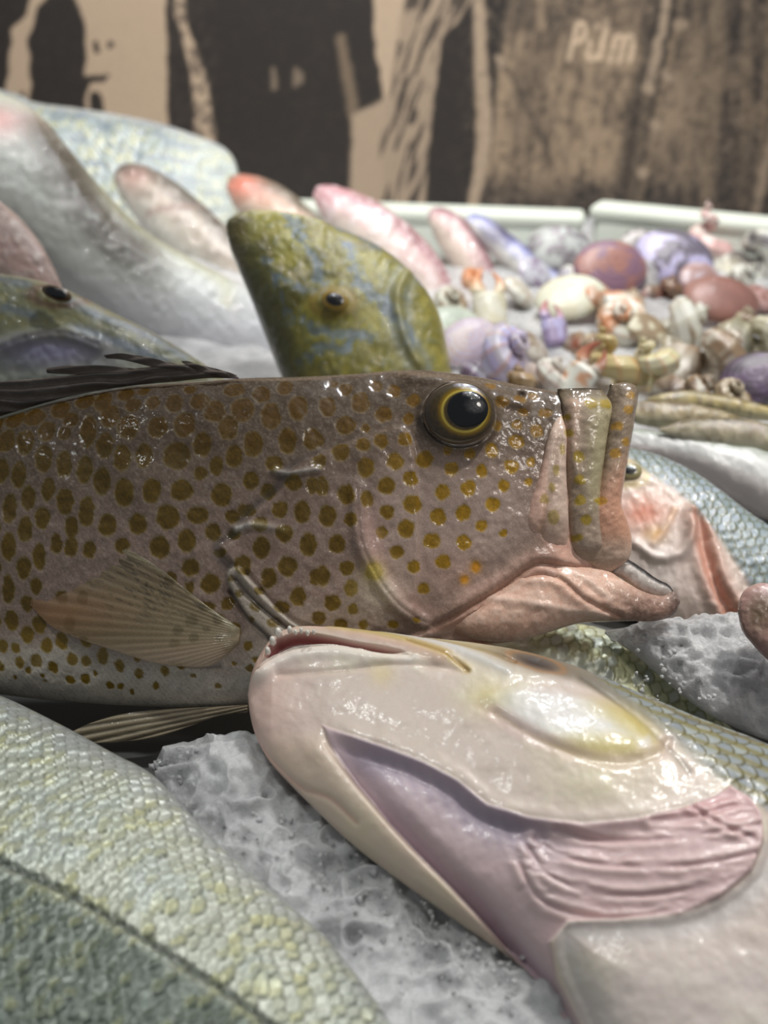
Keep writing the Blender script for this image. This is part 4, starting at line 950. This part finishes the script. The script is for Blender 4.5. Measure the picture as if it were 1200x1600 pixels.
# ------------------------------------------------------------------ right-hand fishes
PR = Plane(960, 1080, .472, (0, -.55, .83))
def scaly(sz, ang, base_, edge_, hi, extra2=None, rel=6):
    def f(D, h, c, n1, n2):
        th = math.radians(ang); a = D['mx']*math.cos(th)+D['my']*math.sin(th); b = -D['mx']*math.sin(th)+D['my']*math.cos(th)
        sh, sr, se = fish_scales(a/sz, b/(sz*.85), .64)
        c2 = np.tile(base_, (len(sh), 1)); c2 = mix(c2, sst(.3, .9, sr)*.6, hi); c2 = mix(c2, sst(.72, .98, se)*.8, edge_)
        h2 = h+rel*(sh-.4)
        if extra2: return extra2(D, h, c, h2, c2, n1, n2)
        return h2, c2
    return f
def r1x(D, h, c, h2, c2, n1, n2):
    px, py = D['px'], D['py']; d, s, _ = dline(px, py, [(780, 1010), (850, 1035), (930, 1075), (1010, 1130), (1100, 1200)])
    m = np.where(s < 0, sst(-6, 20, d), 0)
    bel = mix(np.tile(rgb(214, 220, 206), (len(px), 1)), sst(.5, .7, n1)*.4, rgb(206, 212, 170)); return h*(1-m)+h2*m, c2*m[:, None]+bel*(1-m[:, None])
small('sea_bream', 'yellow-green scaly fish between the open jaw and the white-bellied fish', 'fish', PR,
      [(640, 1000), (720, 980), (800, 978), (880, 976), (940, 985), (1000, 1020), (1060, 1070), (1130, 1130), (1220, 1200)],
      [(640, 1060), (700, 1110), (770, 1140), (840, 1160), (920, 1180), (1000, 1200), (1080, 1220), (1150, 1225), (1220, 1215)],
      [8, 34, 46, 50, 50, 46, 38, 24, 4], (150, 160, 130), (200, 204, 160), (210, 215, 200), extra=scaly(.0088, 24, rgb(200, 204, 164), rgb(132, 130, 84), rgb(168, 178, 184), r1x, 4), seed=121, step=2.6, mat=M_silver)
PK = Plane(1080, 850, .545, (-.1, -.62, .78))
def r2x(D, h, c, h2, c2, n1, n2):
    px, py = D['px'], D['py']
    d, s, _ = dline(px, py, [(930, 690), (975, 735), (1010, 768), (1060, 805), (1110, 870), (1150, 930), (1200, 1010)])
    m = np.where(s < 0, sst(-2, 12, d), 0)
    f = np.tile(rgb(222, 202, 192), (len(px), 1)); f = mix(f, g(np.where(s > 0, d, 0)-4, 26)*.4, rgb(196, 176, 160))
    f = mix(f, g(np.hypot((px-998)/34, (py-822)/26), 1)*.9, rgb(224, 142, 116)); f = mix(f, g(np.hypot((px-1015)/16, (py-858)/12), 1)*.8, rgb(226, 176, 110))
    f = mix(f, sst(850, 900, py)*sst(1070, 1020, px)*.6, rgb(220, 214, 208)); q, _, _ = dline(px, py, [(1080, 830), (1090, 880), (1110, 940), (1140, 985)])
    f = mix(f, g(q-4, 14)*.8, rgb(196, 134, 112)); h = h-7*g(q, 7)+7*g(q-16, 10); q, _, _ = dline(px, py, [(985, 870), (1015, 892), (1050, 888), (1070, 860), (1075, 820)]); h = h+7*g(q, 7); f = mix(f, g(q-8, 5)*.3, rgb(160, 140, 130))
    q, _, _ = dline(px, py, [(1045, 820), (1030, 850), (1012, 872)]); f = mix(f, g(q, 5)*.6, rgb(236, 190, 150)); h = h+5*g(q, 6)
    f = mix(f, g(np.hypot((px-978)/26, (py-764)/20), 1)*.5, rgb(226, 208, 170)); f = mix(f, sst(.5, .75, n2)*.25, rgb(240, 226, 220))
    h, f = eye_ring(976, 760, 26, 18, rgb(214, 196, 140), 8)(px, py, h, f)
    return h*(1-m)+h2*m, c2*m[:, None]+f*(1-m[:, None])
small('sea_bream', 'pink-cheeked fish with blue-green scaled back, just right of the open mouth', 'fish', PK,
      [(860, 790), (890, 720), (930, 690), (975, 700), (1030, 715), (1090, 745), (1150, 790), (1210, 835), (1300, 900), (1420, 1000)],
      [(862, 800), (890, 880), (930, 930), (980, 960), (1030, 985), (1080, 1000), (1130, 1010), (1190, 1020), (1280, 1030), (1420, 1010)],
      [6, 38, 54, 60, 62, 62, 60, 54, 40, 4], (150, 160, 130), (200, 204, 160), (210, 215, 200), eye=(977, 761, 19, 13, 58), extra=scaly(.0078, 32, rgb(132, 146, 150), rgb(84, 84, 44), rgb(160, 174, 190), r2x, 4), seed=131, step=2.6, mat=M_bgfish)
PU = Plane(1100, 735, .60, (-.05, -.6, .80))
def r3x(D, h, c, n1, n2):
    c = np.tile(rgb(206, 206, 204), (len(h), 1)); c = mix(c, sst(-.1, -.8, D['v']+.5*(n2-.5))*.75, rgb(150, 160, 146)); c = mix(c, sst(.1, .8, D['v'])*.6, rgb(224, 204, 200)); return h, c
small('mackerel', 'white-bellied fish with a grey-green back, above the scaled pink-cheeked fish', 'fish', PU,
      [(930, 690), (975, 672), (1030, 678), (1100, 690), (1180, 705), (1280, 730), (1400, 780)], [(935, 700), (980, 712), (1030, 726), (1090, 750), (1150, 782), (1220, 812), (1396, 800)],
      [4, 22, 36, 44, 46, 40, 5], (190, 198, 180), (220, 218, 214), (226, 206, 202), extra=r3x, seed=141, step=3)
PN = Plane(1190, 970, .43, (-.1, -.6, .8))
def r4x(D, h, c, n1, n2):
    px, py = D['px'], D['py']; c = np.tile(rgb(176, 140, 134), (len(px), 1)); c = mix(c, g(np.hypot((px-1185)/24, (py-965)/32), 1)*.9, rgb(96, 78, 56)); return h-6*g(np.hypot((px-1190)/20, (py-968)/28), 1), c
small('snapper', 'dark pink rounded fish snout poking in at the right edge', 'fish', PN,
      [(1153, 952), (1158, 930), (1172, 916), (1200, 912), (1260, 930), (1340, 980), (1420, 1060)], [(1153, 956), (1160, 985), (1178, 1008), (1200, 1030), (1250, 1070), (1320, 1100), (1418, 1080)],
      [4, 20, 30, 36, 40, 34, 4], (150, 120, 110), (170, 140, 130), (190, 170, 160), extra=r4x, seed=151, step=2.5)

# ------------------------------------------------------------------ shellfish heap at the back right
def rot(ax, ay, az):
    cx, sx, cy, sy, cz, sz = math.cos(ax), math.sin(ax), math.cos(ay), math.sin(ay), math.cos(az), math.sin(az)
    return np.array([[cz, -sz, 0], [sz, cz, 0], [0, 0, 1]])@np.array([[cy, 0, sy], [0, 1, 0], [-sy, 0, cy]])@np.array([[1, 0, 0], [0, cx, -sx], [0, sx, cx]])
def grid_faces(n, m):
    i = np.arange(n-1)[:, None]*m; j = np.arange(m)[None, :]; jn = (j+1) % m
    return np.stack([i+j, i+jn, i+m+jn, i+m+j], -1).reshape(-1, 4)
def snail(R, c1, c2, c3, seed, tall=1.0, ribs=9):
    """turban shell: a tube winding down to a mouth"""
    n, m = 190, 30; th = np.linspace(0, 4.2*2*np.pi, n)[:, None]; ph = np.linspace(0, 2*np.pi, m, endpoint=False)[None, :]
    k = math.exp(0) ; gr = np.exp((th-th.max())*.155)
    rt = .50*gr*(1+.05*np.cos(ph*7)+.04*np.cos(th*ribs))
    rc = .52*gr; x = (rc+rt*np.cos(ph))*np.cos(th); y = (rc+rt*np.cos(ph))*np.sin(th); z = (1.15*tall*(1-gr))+rt*np.sin(ph)*1.05
    V = np.stack([x, y, z-.1], -1).reshape(-1, 3)
    t_ = np.broadcast_to(th, (n, m)).ravel(); p_ = np.broadcast_to(ph, (n, m)).ravel()
    nn = fbm(t_*1.4, p_*1.2, seed, 3)
    C = np.tile(c1, (len(V), 1)); C = mix(C, sst(.45, .62, nn)*.8, c2); C = mix(C, (np.cos(t_*ribs) > .6)*.35, c3); C = mix(C, (np.cos(p_*7) > .7)*.25, c2*.8)
    F = grid_faces(n, m)
    # operculum closes the mouth
    base = len(V); V = np.vstack([V, V[-m:].mean(0)[None]]); C = np.vstack([C, c3[None]*.9])
    F = np.vstack([F, np.array([[(n-1)*m+q, (n-1)*m+(q+1) % m, base, base] for q in range(0)]).reshape(-1, 4)]) if False else F
    cap = np.array([[(n-1)*m+q, (n-1)*m+q+1, (n-1)*m+q+2, base] for q in range(0, m-2, 2)]+[[(n-1)*m+m-2, (n-1)*m+m-1, (n-1)*m, base]])
    return V*R, np.vstack([F, cap]), C
def valve(R, sgn, c1, c2, c3, seed, ribs=0, puff=.42):
    n, m = 26, 64; r = np.sin(np.linspace(0.02, np.pi/2, n))[:, None]; ph = np.linspace(0, 2*np.pi, m, endpoint=False)[None, :]
    def sh(r, off):
        rr = r*(1+.10*np.cos(ph-np.pi/2)+.04*np.cos(2*ph)); x = rr*np.cos(ph)*1.12; y = rr*np.sin(ph)*.92; r = r+0*ph
        yy = y+.25*(1-r); z = puff*np.sqrt(np.maximum(0, 1-r**2))*(1+.025*np.cos(r*60))
        if ribs: z = z*(1+.05*np.cos(ph*ribs)*r)
        return np.stack([x+0*r, yy, (z-off*np.sqrt(np.maximum(0, 1-r**2)))*sgn], -1).reshape(-1, 3)
    outer = sh(r, 0); inner = sh(r[::-1]*.985, .05)
    V = np.vstack([outer, inner]); rr_ = np.r_[np.repeat(r.ravel(), m), np.repeat(r.ravel()[::-1], m)]; pp = np.tile(np.tile(ph.ravel(), n), 2)
    nn = fbm(np.cos(pp)*rr_*3+5, np.sin(pp)*rr_*3+5, seed, 3)
    C = np.tile(c1, (len(V), 1)); C = mix(C, sst(.4, .6, nn)*.7, c2); C = mix(C, sst(.2, .9, np.cos(rr_*34+3*nn))*.2, c3)
    return V*R, grid_faces(2*n, m), C
def lump_claw(R, c1, c2, c3, seed):
    """cut crab claw: swollen palm with two fingers"""
    parts = []
    for (p0, p1, r0, r1, bend) in (((0, -.9, 0), (0, .45, 0), .50, .62, 0), ((-.28, .35, 0), (-.12, 1.35, .05), .34, .05, -.18), ((.28, .35, 0), (.16, 1.2, .05), .26, .05, .2)):
        n, m = 30, 22; t = np.linspace(0, 1, n)[:, None]; ph = np.linspace(0, 2*np.pi, m, endpoint=False)[None, :]
        p0 = np.array(p0); p1 = np.array(p1); ctr = p0+(p1-p0)*t; ctr[:, 0] += bend*np.sin(t[:, 0]*np.pi)
        rr = (r0+(r1-r0)*t)*np.sqrt(np.clip(np.sin(np.clip(t*.96+.02, 0, 1)*np.pi)*2.2, 0, 1))
        V = np.stack([ctr[:, 0][:, None]+rr*np.cos(ph), ctr[:, 1][:, None]+0*ph, rr*np.sin(ph)*.7], -1).reshape(-1, 3)
        nn = fbm(V[:, 0]*3+7, V[:, 1]*3+7, seed, 3); C = np.tile(c1, (len(V), 1)); C = mix(C, sst(.45, .6, nn)*.6, c2); C = mix(C, sst(.3, 1.1, V[:, 1])*.85, c3)
        parts.append((V*R, grid_faces(n, m), C))
    return parts
def bed_z(x, y):
    x = np.asarray([x]); y = np.asarray([y])
    z = .012+.035*sst(.5, .62, y)+.035*sst(-.02, -.22, x)*sst(.62, .85, y)-.030*sst(1.0, 1.07, y)
    return float(z[0])
cream = rgb(214, 208, 182); wht = rgb(232, 232, 222); orange = rgb(204, 122, 72); brown = rgb(128, 100, 72); purp = rgb(120, 96, 128)
lilac = rgb(190, 184, 222); dk = rgb(60, 52, 58); pinkc = rgb(222, 180, 176); red = rgb(150, 66, 40); tanc = rgb(196, 180, 128); rose = rgb(160, 114, 104)
ITEMS = [
 ('clam', 955, 425, 46, (.9, 0, .3), (rose, purp, pinkc), 'purple-brown clam at the back, right of the grey domed one'),
 ('clam', 1052, 408, 46, (.8, .2, -.2), (lilac, dk, wht), 'lilac-white clam with dark edge before the right pale box'),
 ('snail', 1103, 385, 36, (-.2, .1, .6), (pinkc, wht, rose), 'pink pointed sea snail sticking up against the right pale box', 1.7),
 ('snail', 1186, 392, 44, (.3, .9, 1.6), (wht, dk, cream), 'white and black sea snail at the far right, topmost of the heap'),
 ('clam', 1128, 472, 46, (.5, .1, .1), (rose, rose*.9, rgb(176, 130, 118)), 'smooth rounded reddish-brown clam in the right of the heap'),
 ('snail', 1045, 452, 26, (.4, .2, 2.0), (brown, rose, dk), 'small dark brown sea snail left of the reddish-brown clam'),
 ('clam', 872, 392, 38, (.9, 0, 0), (rgb(176, 180, 178), dk*1.4, wht), 'grey domed clam before the left pale box'),
 ('snail', 965, 500, 44, (.6, -.4, .5), (wht, orange, cream), 'pearly white sea snail with orange flecks in the middle of the heap'),
 ('clam', 893, 468, 42, (.5, -.2, .2), (cream, rgb(222, 226, 208), wht), 'cream clam below the grey domed clam'),
 ('clam', 813, 460, 30, (.6, .5, .9), (wht, rgb(190, 176, 160), cream), 'small white clam under the striped lilac squid'),
 ('claw', 765, 478, 36, (.9, 0, .1), (cream, wht, orange), 'cream crab claw with orange tips pointing up, left of the heap'),
 ('snail', 738, 436, 24, (.3, .6, .2), (rgb(206, 170, 140), orange, brown), 'small tan and orange sea snail below the pink snout'),
 ('snail', 1068, 500, 46, (.2, 1.1, .4), (wht, brown, cream), 'white and brown ribbed sea snail left below the reddish-brown clam'),
 ('snail', 1122, 555, 56, (.5, .8, 1.2), (rgb(216, 206, 192), brown, wht), 'largest brown-streaked white sea snail in the lower right of the heap'),
 ('snail', 1188, 528, 46, (.9, .1, 2.4), (cream, rgb(150, 140, 110), wht), 'cream sea snail with coiled top at the right edge'),
 ('claw', 866, 515, 30, (.8, .3, .4), (lilac, purp, rgb(196, 120, 110)), 'purplish crab claw in the heap below the cream clam'),
 ('snail', 790, 548, 52, (.7, .4, .5), (lilac, rgb(226, 222, 232), orange), 'big lilac-white sea snail with orange flecks behind the grouper eye'),
 ('clam', 735, 540, 40, (.8, -.3, .5), (rgb(206, 196, 214), rgb(226, 216, 214), orange), 'lilac clam left of the big lilac-white sea snail'),
 ('claw', 905, 588, 36, (.9, .2, -.9), (wht, orange, red), 'white crab claw with dark red tips just above the grouper snout'),
 ('snail', 955, 572, 38, (-.5, 0, .6), (tanc, tanc*1.05, orange), 'tall tan sea snail with orange top above the grouper upper lip', 1.6),
 ('snail', 1022, 572, 46, (-.4, .3, 2.2), (rgb(226, 220, 176), cream, orange), 'yellowish cream sea snail to the right of the tall tan one', 1.3),
 ('snail', 1088, 612, 38, (.6, .4, 1.1), (brown, wht, dk), 'muddy brown sea snail low in the heap above the small brown fish'),
 ('clam', 1182, 596, 44, (.7, -.3, .1), (purp*.8, dk, lilac), 'dark purple clam at the right edge below the coiled cream shell'),
 ('clam', 712, 520, 42, (.7, .2, .3), (rgb(202, 212, 196), rgb(176, 186, 172), wht), 'pale grey-green clam touching the olive-green fish'),
 ('snail', 858, 585, 36, (.4, .4, .9), (wht, rgb(200, 180, 170), rgb(170, 140, 120)), 'white sea snail between the red-tipped claw and the big lilac-white snail'),
 ('snail', 810, 600, 34, (.4, .2, 2.9), (rgb(180, 150, 110), brown, cream), 'brown sea snail low behind the grouper brow'),
 ('clam', 1008, 430, 26, (.9, .4, .4), (rgb(170, 166, 170), wht, dk), 'small grey clam between the purple-brown and lilac-white clams'),
 ('clam', 1192, 470, 28, (.5, .3, .4), (rose, pinkc, wht), 'small pinkish clam right of the reddish-brown clam'),
 ('snail', 925, 540, 28, (.7, .4, .9), (brown, cream, red), 'small brown sea snail above the dark red claw tips'),
 ('snail', 1046, 545, 26, (.3, .9, .1), (rgb(150, 136, 108), wht, brown), 'small olive sea snail wedged below the ribbed white one'),
 ('clam', 835, 428, 26, (.9, .2, .7), (rgb(196, 196, 206), purp, wht), 'small bluish clam beside the tail of the lilac squid'),
 ('clam', 1000, 385, 26, (1.0, .0, .2), (rgb(190, 184, 182), dk, wht), 'small grey clam at the foot of the right pale box'),
 ('clam', 940, 470, 34, (.7, .3, .9), (rgb(206, 180, 160), orange, wht), 'orange-rimmed pale clam between the purple-brown clam and the pearly snail'),
 ('snail', 700, 470, 30, (.6, .2, .3), (rgb(186, 186, 170), brown, wht), 'grey-white sea snail between the long pink fish and the cream claw'),
 ('clam', 1010, 515, 30, (.5, .3, .2), (cream, brown, wht), 'small cream clam between the pearly snail and the ribbed one'),
 ('snail', 735, 590, 34, (.3, .8, 1.2), (rgb(150, 150, 160), purp, wht), 'dark grey sea snail just above the grouper eye'),
 ('clam', 1095, 440, 30, (.8, 0, .5), (rgb(200, 180, 186), rose, wht), 'small pinkish-grey clam below the pink pointed snail'),
 ('snail', 1165, 505, 30, (.2, .3, 1.9), (brown, cream, wht), 'small brown sea snail under the reddish-brown clam'),
 ('clam', 830, 545, 34, (.6, .2, 1.1), (rgb(196, 190, 180), brown, wht), 'brownish pale clam right of the big lilac-white sea snail'),
 ('snail', 905, 432, 26, (.5, .1, .8), (wht, rgb(170, 160, 160), lilac), 'small white sea snail between the grey domed and purple-brown clams'),
 ('snail', 985, 470, 24, (.2, .6, 1.3), (rgb(196, 176, 150), brown, cream), 'small tan sea snail below the purple-brown clam'),
 ('snail', 1140, 615, 34, (.5, .1, .3), (rgb(170, 156, 130), brown, wht), 'brown-grey sea snail below the largest brown-streaked one'),
 ('snail', 1160, 430, 26, (.5, .5, .3), (wht, rgb(120, 110, 100), cream), 'small speckled sea snail under the white and black one'),
]
GNAME = {'clam': 'clams in the shellfish heap', 'snail': 'sea snails in the shellfish heap', 'claw': 'crab claws in the shellfish heap'}
for k, it in enumerate(ITEMS):
    kind, px, py, r, eu, cols, label = it[:7]; tall = it[7] if len(it) > 7 else 1.0
    c = ground_pt(px, py, .062); dep = float((c-CAM)@FWD); R = r*dep/FPX
    R *= 1.15
    for _ in range(3): c = ground_pt(px, py, max(.056, bed_z(c[0], c[1])+R*.62))
    if kind == 'snail' and tall > 1.5: R *= 1.3
    # keep the pixel-scale place but let each shell rest on the bed / its neighbours
    M = rot(*eu)
    put = lambda V: V@M.T+c
    if kind == 'snail':
        RS = R*1.42/(.75+.25*tall); V, F, C = snail(RS, *cols, 200+k, tall); V[:, 2] -= RS*.45*tall; V = put(V)
        o = Geo().add(V, F, C).obj('sea_snail', M_shell); tag(o, label, 'sea snail', GNAME[kind])
    elif kind == 'clam':
        e_ = empty('clam', tuple(c-np.array([0, 0, R*.4])), label, 'clam', GNAME[kind])
        for sg in (1, -1):
            V, F, C = valve(R*1.0, sg, *cols, 300+k, ribs=22 if k % 3 == 0 else 0); Geo().add(put(V), F, C).obj('valve', M_shell, e_)
    else:
        gg = Geo()
        for V, F, C in lump_claw(R*1.15, *cols, 400+k): gg.add(put(V), F, C)
        o = gg.obj('crab_claw', M_shell); tag(o, label, 'crab claw', GNAME[kind])

# ---- small brown fishes between the shells and the white-bellied fish
def brx(D, h, c, n1, n2):
    c = mix(c, sst(.5, .7, n2)*.5, rgb(90, 76, 50)); c = mix(c, (fbm(D['px']/14, D['py']/3, 77, 3) > .6)*.4, rgb(190, 180, 150)); return h, c
PQ = (0, -.6, .8)
small('goby', 'olive-brown small fish directly right of the grouper lip', 'fish', Plane(1060, 650, .615, PQ),
      [(960, 640), (1000, 628), (1060, 630), (1130, 645), (1190, 665)], [(962, 646), (1000, 662), (1060, 670), (1130, 674), (1188, 670)], [3, 16, 20, 16, 3], (110, 94, 60), (150, 132, 92), (186, 176, 150), extra=brx, seed=161)
small('goby', 'mottled brown small fish at the right edge, above the white-bellied fish', 'fish', Plane(1150, 670, .60, PQ),
      [(1030, 668), (1080, 655), (1150, 655), (1220, 670), (1290, 700)], [(1032, 674), (1080, 690), (1150, 702), (1220, 710), (1288, 706)], [3, 16, 22, 16, 3], (104, 92, 64), (146, 134, 104), (190, 182, 160), extra=brx, seed=162)
small('goby', 'thin yellowish small fish lying lowest right beside the shell heap', 'fish', Plane(1110, 632, .64, PQ),
      [(1010, 622), (1060, 612), (1120, 618), (1190, 634), (1250, 652)], [(1012, 628), (1060, 636), (1120, 644), (1190, 656), (1248, 658)], [3, 12, 15, 12, 3], (120, 104, 50), (176, 156, 92), (200, 190, 150), extra=brx, seed=163)
